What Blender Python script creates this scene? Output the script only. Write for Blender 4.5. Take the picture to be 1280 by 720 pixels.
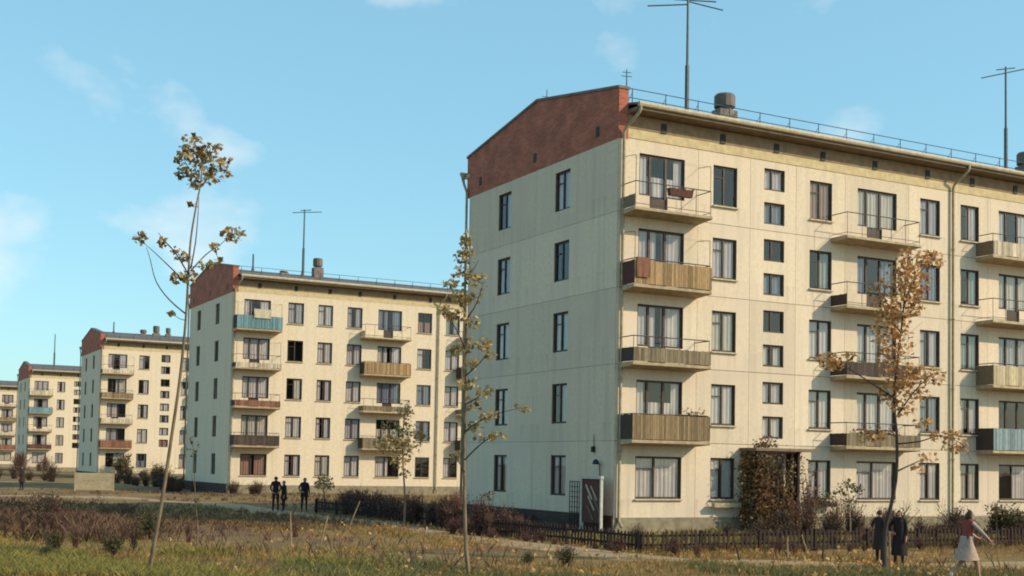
import bpy, math, random
import numpy as np
from mathutils import Vector, Matrix
rnd = random.Random(7)
for o in list(bpy.data.objects): bpy.data.objects.remove(o)
scn = bpy.context.scene
COL = scn.collection
R = math.radians

# ------------------------------------------------------------------ camera, sky, sun, exposure
FPX, PITCH, ROLL, SHIFT, CAMH = 1564.89, 0.0494, 0.0185, 142.146, 2.5
cp, sp, cr, sr = math.cos(PITCH), math.sin(PITCH), math.cos(ROLL), math.sin(ROLL)
RT, FW, UPV = Vector((1, 0, 0)), Vector((0, cp, sp)), Vector((0, -sp, cp))
cx = RT * cr + UPV * sr
cy = UPV * cr - RT * sr
cam_d = bpy.data.cameras.new('camera')
cam = bpy.data.objects.new('camera', cam_d); COL.objects.link(cam)
mw = Matrix((cx, cy, -FW)).transposed().to_4x4(); mw.translation = (0, 0, CAMH)
cam.matrix_world = mw
cam_d.sensor_width = 36; cam_d.lens = FPX / 1280 * 36
cam_d.shift_y = SHIFT / 1280
cam_d.clip_end = 6000; cam_d.clip_start = 0.1
scn.camera = cam
scn.render.resolution_x, scn.render.resolution_y = 1024, 576

TH = 1.0773                                    # heading of the long facades
DV = Vector((math.sin(TH), math.cos(TH), 0))   # along a facade
GV = Vector((-math.cos(TH), math.sin(TH), 0))  # into the depth of a block
C0 = Vector((3.734, 45.32, 0))
ROTB = math.atan2(DV.y, DV.x)
SUN_A, SUN_E = R(47), R(30)
sh = -GV * math.cos(SUN_A) + DV * math.sin(SUN_A)
sdir = Vector((sh.x * math.cos(SUN_E), sh.y * math.cos(SUN_E), math.sin(SUN_E)))

world = bpy.data.worlds.new('World'); scn.world = world; world.use_nodes = True
nt = world.node_tree; nt.nodes.clear()
wo = nt.nodes.new('ShaderNodeOutputWorld'); bg = nt.nodes.new('ShaderNodeBackground')
sky = nt.nodes.new('ShaderNodeTexSky'); sky.sky_type = 'NISHITA'; sky.sun_disc = False
sky.sun_elevation = SUN_E; sky.sun_rotation = math.atan2(sdir.x, sdir.y)
sky.air_density = 1.0; sky.dust_density = 1.0; sky.ozone_density = 0.6
tint = nt.nodes.new('ShaderNodeMix'); tint.data_type = 'RGBA'; tint.blend_type = 'MULTIPLY'
tint.inputs[0].default_value = 1.0; tint.inputs[7].default_value = (0.78, 0.97, 0.93, 1)
even = nt.nodes.new('ShaderNodeMix'); even.data_type = 'RGBA'; even.inputs[0].default_value = 0.6
even.inputs[7].default_value = (1.15, 2.05, 2.75, 1)          # thin even veil over the clear sky
nt.links.new(sky.outputs[0], even.inputs[6]); nt.links.new(even.outputs[2], tint.inputs[6])
tc = nt.nodes.new('ShaderNodeTexCoord'); mp = nt.nodes.new('ShaderNodeMapping')
mp.inputs['Scale'].default_value = (6, 6, 9); mp.inputs['Location'].default_value = (8.7, 4.4, 1.1)
nz = nt.nodes.new('ShaderNodeTexNoise'); nz.inputs['Scale'].default_value = 1.0
nz.inputs['Detail'].default_value = 5; nz.inputs['Roughness'].default_value = 0.5
rp = nt.nodes.new('ShaderNodeValToRGB'); rp.color_ramp.elements[0].position = 0.55; rp.color_ramp.elements[1].position = 0.76
rp.color_ramp.elements[1].color = (0.85, 0.85, 0.85, 1)
cl = nt.nodes.new('ShaderNodeMix'); cl.data_type = 'RGBA'; cl.inputs[7].default_value = (3.9, 3.85, 3.8, 1)
nt.links.new(tc.outputs['Generated'], mp.inputs[0]); nt.links.new(mp.outputs[0], nz.inputs['Vector'])
nt.links.new(nz.outputs[0], rp.inputs[0]); nt.links.new(rp.outputs[0], cl.inputs[0])
nt.links.new(tint.outputs[2], cl.inputs[6]); nt.links.new(cl.outputs[2], bg.inputs[0])
bg.inputs[1].default_value = 0.13
nt.links.new(bg.outputs[0], wo.inputs[0])
sl = bpy.data.lights.new('sun', 'SUN'); sl.energy = 2.0; sl.angle = R(0.5); sl.color = (1.0, 0.83, 0.60)
so = bpy.data.objects.new('sun', sl); COL.objects.link(so)
so.rotation_euler = sdir.to_track_quat('Z', 'Y').to_euler(); so.location = (30, -20, 40)
scn.view_settings.view_transform = 'Standard'; scn.view_settings.look = 'None'
scn.view_settings.exposure = 1.08; scn.view_settings.gamma = 1.0; scn.view_settings.use_curve_mapping = False
scn.render.engine = 'CYCLES'
scn.cycles.pixel_filter_type = 'BLACKMAN_HARRIS'; scn.cycles.filter_width = 1.9   # soft lens of an old print
scn.cycles.max_bounces = 6; scn.cycles.transparent_max_bounces = 12

# ------------------------------------------------------------------ authoring helpers
def ray(x, y):
    a = x - 640; b = y - 360 - SHIFT
    X = cr * a + sr * b; Y = -sr * a + cr * b
    v = (X / FPX, 1, -Y / FPX)
    return Vector((v[0], v[1] * cp - v[2] * sp, v[1] * sp + v[2] * cp))
def at(x, y, Y):
    v = ray(x, y); return Vector((0, 0, CAMH)) + v * (Y / v.y)
def gnd(x, y):
    v = ray(x, y); return Vector((0, 0, CAMH)) + v * (-CAMH / v.z)
def bl(u, v, z=0): return C0 + DV * u + GV * v + Vector((0, 0, z))

class MB:
    def __init__(s): s.v = []; s.f = []; s.mi = []; s.t = []; s.ct = .5
    def quad(s, a, b, c, d, m=0, t=0.5):
        n = len(s.v); s.v += [a, b, c, d]; s.f.append((n, n + 1, n + 2, n + 3)); s.mi.append(m); s.t.append(t)
    def poly(s, ps, m=0):
        n = len(s.v); s.v += list(ps); s.f.append(tuple(range(n, n + len(ps)))); s.mi.append(m); s.t.append(.5)
    def box(s, x0, x1, y0, y1, z0, z1, m=0):
        n = len(s.v)
        s.v += [(x0, y0, z0), (x1, y0, z0), (x1, y1, z0), (x0, y1, z0), (x0, y0, z1), (x1, y0, z1), (x1, y1, z1), (x0, y1, z1)]
        for q in ((0, 3, 2, 1), (4, 5, 6, 7), (0, 1, 5, 4), (1, 2, 6, 5), (2, 3, 7, 6), (3, 0, 4, 7)):
            s.f.append(tuple(n + i for i in q)); s.mi.append(m); s.t.append(s.ct)
        return s
    def bbox(s, x0, x1, y0, y1, z0, z1, b=.01):       # box with chamfered vertical and top edges
        ring = lambda i: [(x0 + i + b, y0 + i), (x1 - i - b, y0 + i), (x1 - i, y0 + i + b), (x1 - i, y1 - i - b), (x1 - i - b, y1 - i), (x0 + i + b, y1 - i), (x0 + i, y1 - i - b), (x0 + i, y0 + i + b)]
        rs = [[(x, y, z0) for x, y in ring(0)], [(x, y, z1 - b) for x, y in ring(0)], [(x, y, z1) for x, y in ring(b)]]
        s.loft(rs, True, True); return s
    def loft(s, rings, cap0=True, cap1=True, m=0):
        n = len(s.v); k = len(rings[0])
        for r in rings: s.v += [tuple(p) for p in r]
        for i in range(len(rings) - 1):
            for j in range(k):
                a = n + i * k + j; b = n + i * k + (j + 1) % k
                s.f.append((a, b, b + k, a + k)); s.mi.append(m); s.t.append(.5)
        if cap0: s.f.append(tuple(n + j for j in reversed(range(k)))); s.mi.append(m); s.t.append(.5)
        if cap1: s.f.append(tuple(n + (len(rings) - 1) * k + j for j in range(k))); s.mi.append(m); s.t.append(.5)
        return s
    def tube(s, pts, rad, k=6, m=0):
        pts = [Vector(p) for p in pts]
        if not isinstance(rad, (list, tuple)): rad = [rad] * len(pts)
        rings = []; up = None
        for i, p in enumerate(pts):
            t = (pts[min(i + 1, len(pts) - 1)] - pts[max(i - 1, 0)]).normalized()
            if up is None: up = Vector((1, 0, 0)) if abs(t.x) < .8 else Vector((0, 1, 0))
            a = (up - t * up.dot(t)).normalized(); up = a; b = t.cross(a)
            rings.append([tuple(p + (a * math.cos(2 * math.pi * j / k) + b * math.sin(2 * math.pi * j / k)) * rad[i]) for j in range(k)])
        return s.loft(rings, True, True, m)
    def mesh(s, name, mats):
        me = bpy.data.meshes.new(name); me.from_pydata([tuple(v) for v in s.v], [], s.f)
        if not isinstance(mats, (list, tuple)): mats = [mats]
        for m in mats: me.materials.append(m)
        if len(mats) > 1: me.polygons.foreach_set('material_index', s.mi)
        at_ = me.attributes.new('tint', 'FLOAT', 'FACE'); at_.data.foreach_set('value', s.t)
        me.update(); return me
    def build(s, name, mats, parent=None, smooth=False):
        me = s.mesh(name, mats)
        if smooth: me.polygons.foreach_set('use_smooth', [True] * len(me.polygons))
        return obj(name, me, parent)
def obj(name, me, parent=None, loc=None, rz=None, scale=None):
    o = bpy.data.objects.new(name, me); COL.objects.link(o)
    if parent is not None: o.parent = parent
    if loc is not None: o.location = loc
    if rz is not None: o.rotation_euler = (0, 0, rz)
    if scale is not None: o.scale = scale
    return o
def empty(name, loc, rz=0):
    o = bpy.data.objects.new(name, None); COL.objects.link(o); o.location = loc; o.rotation_euler = (0, 0, rz); o.empty_display_size = .2
    return o
def tag(o, label=None, cat=None, group=None, kind=None):
    if label: o['label'] = label
    if cat: o['category'] = cat
    if group: o['group'] = group
    if kind: o['kind'] = kind
    return o
def copy_tree(o, parent=None):
    c = o.copy(); COL.objects.link(c); c.parent = parent
    for ch in [x for x in o.children]: copy_tree(ch, c)
    return c
def spline(pts, n=4):
    pts = [Vector(p) for p in pts]; out = []
    for i in range(len(pts) - 1):
        p0, p1, p2, p3 = pts[max(i - 1, 0)], pts[i], pts[i + 1], pts[min(i + 2, len(pts) - 1)]
        for j in range(n):
            t = j / n
            out.append(.5 * ((2 * p1) + (p2 - p0) * t + (2 * p0 - 5 * p1 + 4 * p2 - p3) * t * t + (3 * p1 - p0 - 3 * p2 + p3) * t ** 3))
    out.append(pts[-1]); return out

# ------------------------------------------------------------------ materials
def mat(name, c, rough=.8, c2=None, scale=3, detail=4, bump=0, bscale=60, lo=.35, hi=.65, metal=0, spec=.3, c3=None, s3=.4, stretch=None, streak=None):
    m = bpy.data.materials.new(name); m.use_nodes = True; n = m.node_tree; p = n.nodes['Principled BSDF']
    p.inputs['Roughness'].default_value = rough; p.inputs['Metallic'].default_value = metal
    p.inputs['Specular IOR Level'].default_value = spec; p.inputs['Base Color'].default_value = (*c, 1)
    t = n.nodes.new('ShaderNodeTexCoord'); vec = t.outputs['Object']
    if stretch:
        mpn = n.nodes.new('ShaderNodeMapping'); mpn.inputs['Scale'].default_value = stretch; n.links.new(vec, mpn.inputs[0]); vec = mpn.outputs[0]
    def nz(sc, de, l, h):
        x = n.nodes.new('ShaderNodeTexNoise'); x.inputs['Scale'].default_value = sc; x.inputs['Detail'].default_value = de
        n.links.new(vec, x.inputs['Vector'])
        r_ = n.nodes.new('ShaderNodeMapRange'); r_.inputs[1].default_value = l; r_.inputs[2].default_value = h
        n.links.new(x.outputs[0], r_.inputs[0]); return r_.outputs[0], x.outputs[0]
    def mix(f, a, b):
        x = n.nodes.new('ShaderNodeMix'); x.data_type = 'RGBA'; n.links.new(f, x.inputs[0])
        for i, q in ((6, a), (7, b)):
            if isinstance(q, tuple): x.inputs[i].default_value = (*q, 1)
            else: n.links.new(q, x.inputs[i])
        return x.outputs[2]
    col = c
    if c2: col = mix(nz(scale, detail, lo, hi)[0], c, c2); n.links.new(col, p.inputs['Base Color'])
    if c3: col = mix(nz(s3, 3, .42, .68)[0], col, c3); n.links.new(col, p.inputs['Base Color'])
    if streak:
        mpn = n.nodes.new('ShaderNodeMapping'); mpn.inputs['Scale'].default_value = (2.6, 2.6, .16); n.links.new(t.outputs['Object'], mpn.inputs[0])
        ov = vec; vec = mpn.outputs[0]; col = mix(nz(1.0, 5, .50, .78)[0], col, streak); vec = ov; n.links.new(col, p.inputs['Base Color'])
    if bump:
        b = n.nodes.new('ShaderNodeBump'); b.inputs['Strength'].default_value = bump; b.inputs['Distance'].default_value = .02
        n.links.new(nz(bscale, 4, 0, 1)[1], b.inputs['Height']); n.links.new(b.outputs[0], p.inputs['Normal'])
    return m
def leafmat(name, cols, trans=.35, rough=.6):
    m = bpy.data.materials.new(name); m.use_nodes = True; n = m.node_tree; p = n.nodes['Principled BSDF']
    a = n.nodes.new('ShaderNodeAttribute'); a.attribute_name = 'tint'
    r_ = n.nodes.new('ShaderNodeValToRGB'); e = r_.color_ramp.elements
    while len(e) < len(cols): e.new(.5)
    for i, c in enumerate(cols): e[i].position = i / (len(cols) - 1); e[i].color = (*c, 1)
    n.links.new(a.outputs['Fac'], r_.inputs[0]); n.links.new(r_.outputs[0], p.inputs['Base Color'])
    p.inputs['Roughness'].default_value = rough; p.inputs['Specular IOR Level'].default_value = .2
    if trans:
        tr = n.nodes.new('ShaderNodeBsdfTranslucent'); n.links.new(r_.outputs[0], tr.inputs[0])
        mx = n.nodes.new('ShaderNodeMixShader'); mx.inputs[0].default_value = trans
        n.links.new(p.outputs[0], mx.inputs[1]); n.links.new(tr.outputs[0], mx.inputs[2])
        n.links.new(mx.outputs[0], n.nodes['Material Output'].inputs[0])
    return m
def brickmat(name, a, b, mortar):
    m = bpy.data.materials.new(name); m.use_nodes = True; n = m.node_tree; p = n.nodes['Principled BSDF']
    t = n.nodes.new('ShaderNodeTexCoord'); s = n.nodes.new('ShaderNodeSeparateXYZ'); ad = n.nodes.new('ShaderNodeMath')
    cb = n.nodes.new('ShaderNodeCombineXYZ'); br = n.nodes.new('ShaderNodeTexBrick')
    n.links.new(t.outputs['Object'], s.inputs[0]); n.links.new(s.outputs[0], ad.inputs[0]); n.links.new(s.outputs[1], ad.inputs[1])
    n.links.new(ad.outputs[0], cb.inputs[0]); n.links.new(s.outputs[2], cb.inputs[1]); n.links.new(cb.outputs[0], br.inputs['Vector'])
    br.inputs['Color1'].default_value = (*a, 1); br.inputs['Color2'].default_value = (*b, 1); br.inputs['Mortar'].default_value = (*mortar, 1)
    br.inputs['Scale'].default_value = 1; br.inputs['Mortar Size'].default_value = .007; br.inputs['Brick Width'].default_value = .26; br.inputs['Row Height'].default_value = .077
    nz = n.nodes.new('ShaderNodeTexNoise'); nz.inputs['Scale'].default_value = 1.3; nz.inputs['Detail'].default_value = 5; n.links.new(t.outputs['Object'], nz.inputs['Vector'])
    mr = n.nodes.new('ShaderNodeMapRange'); mr.inputs[1].default_value = .3; mr.inputs[2].default_value = .7; mr.inputs[3].default_value = .8; mr.inputs[4].default_value = 1.25
    n.links.new(nz.outputs[0], mr.inputs[0])
    mx = n.nodes.new('ShaderNodeMix'); mx.data_type = 'RGBA'; mx.blend_type = 'MULTIPLY'; mx.inputs[0].default_value = 1
    n.links.new(br.outputs[0], mx.inputs[6]); n.links.new(mr.outputs[0], mx.inputs[7]); n.links.new(mx.outputs[2], p.inputs['Base Color'])
    bp = n.nodes.new('ShaderNodeBump'); bp.inputs['Strength'].default_value = .4; bp.inputs['Distance'].default_value = -.01; n.links.new(br.outputs['Fac'], bp.inputs['Height']); n.links.new(bp.outputs[0], p.inputs['Normal'])
    p.inputs['Roughness'].default_value = .9; return m
def glassmat():
    m = bpy.data.materials.new('window_glass'); m.use_nodes = True; n = m.node_tree; n.nodes.remove(n.nodes['Principled BSDF'])
    tr = n.nodes.new('ShaderNodeBsdfTransparent'); tr.inputs[0].default_value = (.73, .73, .74, 1)
    gl = n.nodes.new('ShaderNodeBsdfGlossy'); gl.inputs['Roughness'].default_value = .02
    lw = n.nodes.new('ShaderNodeLayerWeight'); lw.inputs[0].default_value = .5
    pw = n.nodes.new('ShaderNodeMath'); pw.operation = 'POWER'; pw.inputs[1].default_value = 3.5; n.links.new(lw.outputs['Facing'], pw.inputs[0])
    fr = n.nodes.new('ShaderNodeMapRange'); fr.inputs[3].default_value = .06; fr.inputs[4].default_value = .9; n.links.new(pw.outputs[0], fr.inputs[0])
    t = n.nodes.new('ShaderNodeTexCoord'); nz = n.nodes.new('ShaderNodeTexNoise'); nz.inputs['Scale'].default_value = 2.2
    bp = n.nodes.new('ShaderNodeBump'); bp.inputs['Strength'].default_value = .06; bp.inputs['Distance'].default_value = .05
    n.links.new(t.outputs['Object'], nz.inputs['Vector']); n.links.new(nz.outputs[0], bp.inputs['Height']); n.links.new(bp.outputs[0], gl.inputs['Normal'])
    mx = n.nodes.new('ShaderNodeMixShader'); n.links.new(fr.outputs[0], mx.inputs[0]); n.links.new(tr.outputs[0], mx.inputs[1]); n.links.new(gl.outputs[0], mx.inputs[2])
    n.links.new(mx.outputs[0], n.nodes['Material Output'].inputs[0]); return m

def stain(m):
    # rain runs under the sills and a slightly different shade for every panel
    n = m.node_tree; p = n.nodes['Principled BSDF']; src = p.inputs['Base Color'].links[0].from_socket
    t = n.nodes.new('ShaderNodeTexCoord'); sx = n.nodes.new('ShaderNodeSeparateXYZ'); n.links.new(t.outputs['Object'], sx.inputs[0])
    def math_(op, a, b):
        x = n.nodes.new('ShaderNodeMath'); x.operation = op
        for i, q in ((0, a), (1, b)):
            if isinstance(q, (int, float)): x.inputs[i].default_value = q
            else: n.links.new(q, x.inputs[i])
        return x.outputs[0]
    def rng(v, a, b, c, d):
        x = n.nodes.new('ShaderNodeMapRange'); n.links.new(v, x.inputs[0])
        for i, q in enumerate((a, b, c, d)): x.inputs[i + 1].default_value = q
        return x.outputs[0]
    z = math_('MODULO', math_('ADD', sx.outputs[2], 2.8 - 1.30), 2.8); run = rng(z, 1.7, 2.75, 0, 1)
    mp_ = n.nodes.new('ShaderNodeMapping'); mp_.inputs['Scale'].default_value = (5, 5, .35); n.links.new(t.outputs['Object'], mp_.inputs[0])
    nz = n.nodes.new('ShaderNodeTexNoise'); nz.inputs['Scale'].default_value = 1; nz.inputs['Detail'].default_value = 4; n.links.new(mp_.outputs[0], nz.inputs['Vector'])
    f = math_('MULTIPLY', run, rng(nz.outputs[0], .50, .72, 0, .5))
    mx = n.nodes.new('ShaderNodeMix'); mx.data_type = 'RGBA'; n.links.new(f, mx.inputs[0]); n.links.new(src, mx.inputs[6]); mx.inputs[7].default_value = (.42, .34, .25, 1)
    a = n.nodes.new('ShaderNodeAttribute'); a.attribute_name = 'tint'
    m2 = n.nodes.new('ShaderNodeMix'); m2.data_type = 'RGBA'; m2.blend_type = 'MULTIPLY'; m2.inputs[0].default_value = 1
    n.links.new(mx.outputs[2], m2.inputs[6]); n.links.new(rng(a.outputs['Fac'], 0, 1, .90, 1.06), m2.inputs[7]); n.links.new(m2.outputs[2], p.inputs['Base Color'])

M = {}
M['cream'] = mat('cream_wall_paint', (.73, .605, .445), .85, (.655, .53, .385), 7, 6, .5, 45, .38, .66, c3=(.67, .54, .42), s3=.45, streak=(.57, .48, .36))
stain(M['cream'])
M['cream2'] = mat('pale_wall_paint', (.73, .608, .445), .85, (.66, .535, .39), 5, 6, .4, 40, streak=(.60, .50, .36))
M['joint'] = mat('panel_joint', (.20, .165, .12), .9)
M['frieze'] = mat('frieze_plaster', (.62, .50, .29), .9, (.50, .39, .22), 4, 5)
M['frieze_brick'] = mat('frieze_brown_brick', (.34, .235, .14), .9, (.24, .165, .10), 3, 5)
M['plinth'] = mat('plinth_render', (.30, .255, .17), .9, (.20, .165, .11), 3, 5, .4, 30)
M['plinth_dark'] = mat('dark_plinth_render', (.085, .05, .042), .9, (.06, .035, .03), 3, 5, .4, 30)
M['brick'] = brickmat('red_brick', (.42, .115, .058), (.28, .072, .040), (.36, .20, .14))
M['metal_roof'] = mat('roof_metal', (.16, .13, .11), .6, (.11, .09, .08), 2, 4)
M['soffit'] = mat('eave_concrete', (.22, .165, .115), .9, (.16, .12, .085), 3, 4)
M['gutter'] = mat('gutter_metal', (.52, .43, .29), .6, (.38, .30, .20), 4, 5)
M['pipe'] = mat('drainpipe_metal', (.40, .34, .22), .6, (.28, .22, .13), 5, 4)
M['frame'] = mat('window_frame_paint', (.075, .043, .033), .55, (.05, .03, .025), 8, 3)
M['sill'] = mat('sill_plaster', (.62, .52, .34), .8, (.45, .37, .25), 8, 4)
M['glass'] = glassmat()
M['room'] = mat('dark_room', (.035, .028, .026), .9)
CURT = [mat('curtain_%d' % i, c, .9, tuple(x * .8 for x in c), 6, 2, stretch=(3, 3, .3)) for i, c in enumerate([(.86, .78, .72), (.78, .69, .66), (.80, .72, .58), (.60, .54, .54), (.45, .50, .45), (.50, .30, .22), (.30, .34, .42)])]
M['slab'] = mat('balcony_concrete', (.47, .37, .23), .85, (.33, .25, .16), 4, 5, .3, 40)
M['steel'] = mat('rail_steel', (.13, .095, .07), .6, (.08, .06, .05), 8, 3)
M['mast'] = mat('mast_steel', (.10, .13, .14), .55, (.07, .09, .10), 5, 3)
M['chim'] = mat('vent_stack_metal', (.24, .20, .17), .8, (.12, .10, .09), 4, 4)
PAN = {}
def plank_tint(m):                                  # each board weathered a little differently
    n = m.node_tree; p = n.nodes['Principled BSDF']; src = p.inputs['Base Color'].links[0].from_socket
    a = n.nodes.new('ShaderNodeAttribute'); a.attribute_name = 'tint'; mr = n.nodes.new('ShaderNodeMapRange'); mr.inputs[3].default_value = .62; mr.inputs[4].default_value = 1.38
    mx = n.nodes.new('ShaderNodeMix'); mx.data_type = 'RGBA'; mx.blend_type = 'MULTIPLY'; mx.inputs[0].default_value = 1
    n.links.new(a.outputs['Fac'], mr.inputs[0]); n.links.new(src, mx.inputs[6]); n.links.new(mr.outputs[0], mx.inputs[7]); n.links.new(mx.outputs[2], p.inputs['Base Color'])
for k, c in dict(ochre=(.38, .245, .12), straw=(.27, .185, .10), grey=(.24, .185, .115), dark=(.085, .060, .048), cream=(.58, .47, .30), teal=(.16, .29, .32), bluegrey=(.26, .33, .35), rust=(.25, .11, .065), pale=(.60, .50, .36), maroon=(.12, .045, .035)).items():
    PAN[k] = mat('panel_' + k, c, .8, tuple(x * .68 for x in c), 5, 5, .3, 50, stretch=(6, 6, .8)); plank_tint(PAN[k])
M['wood'] = mat('fence_wood', (.042, .023, .019), .85, (.026, .016, .014), 4, 5, .4, 30)
M['wood_pale'] = mat('pale_stake_wood', (.34, .24, .13), .85, (.22, .15, .09), 6, 4)
M['bark'] = mat('bark', (.085, .062, .048), .9, (.05, .036, .03), 9, 5, .6, 40, stretch=(1, 1, .3))
M['bark_pale'] = mat('pale_bark', (.25, .18, .105), .9, (.13, .09, .06), 7, 5, .5, 40, stretch=(1, 1, .3))
M['bark_mid'] = mat('grey_bark', (.17, .12, .085), .9, (.09, .065, .05), 7, 5, .5, 40, stretch=(1, 1, .3))
M['white'] = mat('white_paint', (.56, .52, .45), .6, (.44, .40, .34), 8, 3)
M['black'] = mat('dark_metal', (.02, .018, .017), .6)
M['board'] = mat('beige_board', (.38, .31, .20), .85, (.30, .24, .15), 3, 4)
M['path'] = mat('trodden_earth', (.40, .275, .15), .95, (.30, .195, .105), 1.6, 6, .5, 8)
# ground: patchy earth, dry and green grass
def groundmat():
    m = bpy.data.materials.new('rough_ground'); m.use_nodes = True; n = m.node_tree; p = n.nodes['Principled BSDF']
    t = n.nodes.new('ShaderNodeTexCoord')
    def nz(sc, l, h, de=5):
        x = n.nodes.new('ShaderNodeTexNoise'); x.inputs['Scale'].default_value = sc; x.inputs['Detail'].default_value = de; n.links.new(t.outputs['Object'], x.inputs['Vector'])
        r_ = n.nodes.new('ShaderNodeMapRange'); r_.inputs[1].default_value = l; r_.inputs[2].default_value = h; n.links.new(x.outputs[0], r_.inputs[0]); return r_.outputs[0]
    def mix(f, a, b):
        x = n.nodes.new('ShaderNodeMix'); x.data_type = 'RGBA'; n.links.new(f, x.inputs[0])
        for i, q in ((6, a), (7, b)):
            if isinstance(q, tuple): x.inputs[i].default_value = (*q, 1)
            else: n.links.new(q, x.inputs[i])
        return x.outputs[2]
    c = mix(nz(.9, .4, .62), (.36, .22, .08), (.23, .135, .056))
    c = mix(nz(.22, .48, .60), c, (.21, .165, .065))
    c = mix(nz(.13, .50, .58, 6), c, (.18, .10, .06))
    c = mix(nz(7, .35, .7), c, (.17, .11, .055))
    n.links.new(c, p.inputs['Base Color']); p.inputs['Roughness'].default_value = .95; p.inputs['Specular IOR Level'].default_value = .1
    b = n.nodes.new('ShaderNodeBump'); b.inputs['Strength'].default_value = .8; b.inputs['Distance'].default_value = .08; n.links.new(nz(3, 0, 1), b.inputs['Height']); n.links.new(b.outputs[0], p.inputs['Normal'])
    return m
M['ground'] = groundmat()

# ------------------------------------------------------------------ ground
def zg(x, y): return .05 * math.sin(x * .35 + 1) * math.sin(y * .22) + .03 * math.sin(x * 1.1 + y * .7)
g = MB()
xs = [-1500, -400, -150] + list(np.linspace(-70, 60, 131)) + [150, 400, 1500]
ys = [-300, -60, 0] + list(np.linspace(20, 130, 111)) + [200, 400, 900, 3000]
for y in ys:
    for x in xs: g.v.append((x, y, zg(x, y) if -70 <= x <= 60 and 20 <= y <= 130 else 0))
nx = len(xs)
for j in range(len(ys) - 1):
    for i in range(nx - 1):
        a = j * nx + i; g.f.append((a, a + 1, a + nx + 1, a + nx)); g.mi.append(0); g.t.append(.5)
tag(g.build('ground', M['ground'], smooth=True), kind='structure')
def strip(name, pix, w, m, lift=.012, n=8):
    c = spline([gnd(*p) for p in pix], n); s_ = MB(); prev = None
    for i, p in enumerate(c):
        t = (c[min(i + 1, len(c) - 1)] - c[max(i - 1, 0)]); t.z = 0; t.normalize(); nn = Vector((-t.y, t.x, 0))
        row = []
        for k in range(7):
            q = p + nn * (w * (k / 6 - .5) * (1 + .18 * math.sin(i * .9 + k)))
            z = zg(q.x, q.y) if -70 <= q.x <= 60 and 20 <= q.y <= 130 else 0
            row.append((q.x, q.y, z + lift + .03 * (1 - abs(k - 3) / 3)))
        if prev:
            for k in range(6): s_.quad(prev[k], row[k], row[k + 1], prev[k + 1])
        prev = row
    return tag(s_.build(name, m, smooth=True), kind='structure')
PATH = [(-60, 619), (120, 622), (260, 630), (350, 641), (480, 656), (600, 672), (760, 695), (900, 703), (1100, 706), (1340, 706)]
strip('path', PATH, 2.5, M['path'], .0)
strip('path', [(-60, 601), (90, 603), (180, 606), (262, 612)], 3.0, M['path'], -.012)

# ------------------------------------------------------------------ the five apartment blocks
ZT0, ST, LB = 2.86, 2.8, 12.28          # top of ground-floor windows, storey height, depth of a block
WH = 1.56
def sheet(mb, rng, ops, mp, dep, lip=0, m=0):
    """wall over rng=(u0,u1,z0,z1) with rectangular openings; mp(u,z,d) -> point"""
    u0, u1, z0, z1 = rng
    ops = [o for o in ops if o[0] < u1 and o[1] > u0 and o[2] < z1 and o[3] > z0]
    us = sorted({u0, u1} | {min(max(x, u0), u1) for o in ops for x in o[:2]})
    zs = sorted({z0, z1} | {min(max(x, z0), z1) for o in ops for x in o[2:]})
    solid = {}
    for i in range(len(us) - 1):
        for j in range(len(zs) - 1):
            a, b = (us[i] + us[i + 1]) / 2, (zs[j] + zs[j + 1]) / 2
            solid[i, j] = not any(o[0] < a < o[1] and o[2] < b < o[3] for o in ops)
    for (i, j), s_ in solid.items():
        if not s_: continue
        a, b, c, d = us[i], us[i + 1], zs[j], zs[j + 1]
        mb.quad(mp(a, c, 0), mp(b, c, 0), mp(b, d, 0), mp(a, d, 0), m)
        for di, dj, e in ((-1, 0, ((a, d), (a, c))), (1, 0, ((b, c), (b, d))), (0, -1, ((a, c), (b, c))), (0, 1, ((b, d), (a, d)))):
            nb = solid.get((i + di, j + dj)); dd = lip if nb is None else (0 if nb else dep)
            if dd: mb.quad(mp(*e[0], 0), mp(*e[0], dd), mp(*e[1], dd), mp(*e[1], 0), m)

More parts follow.
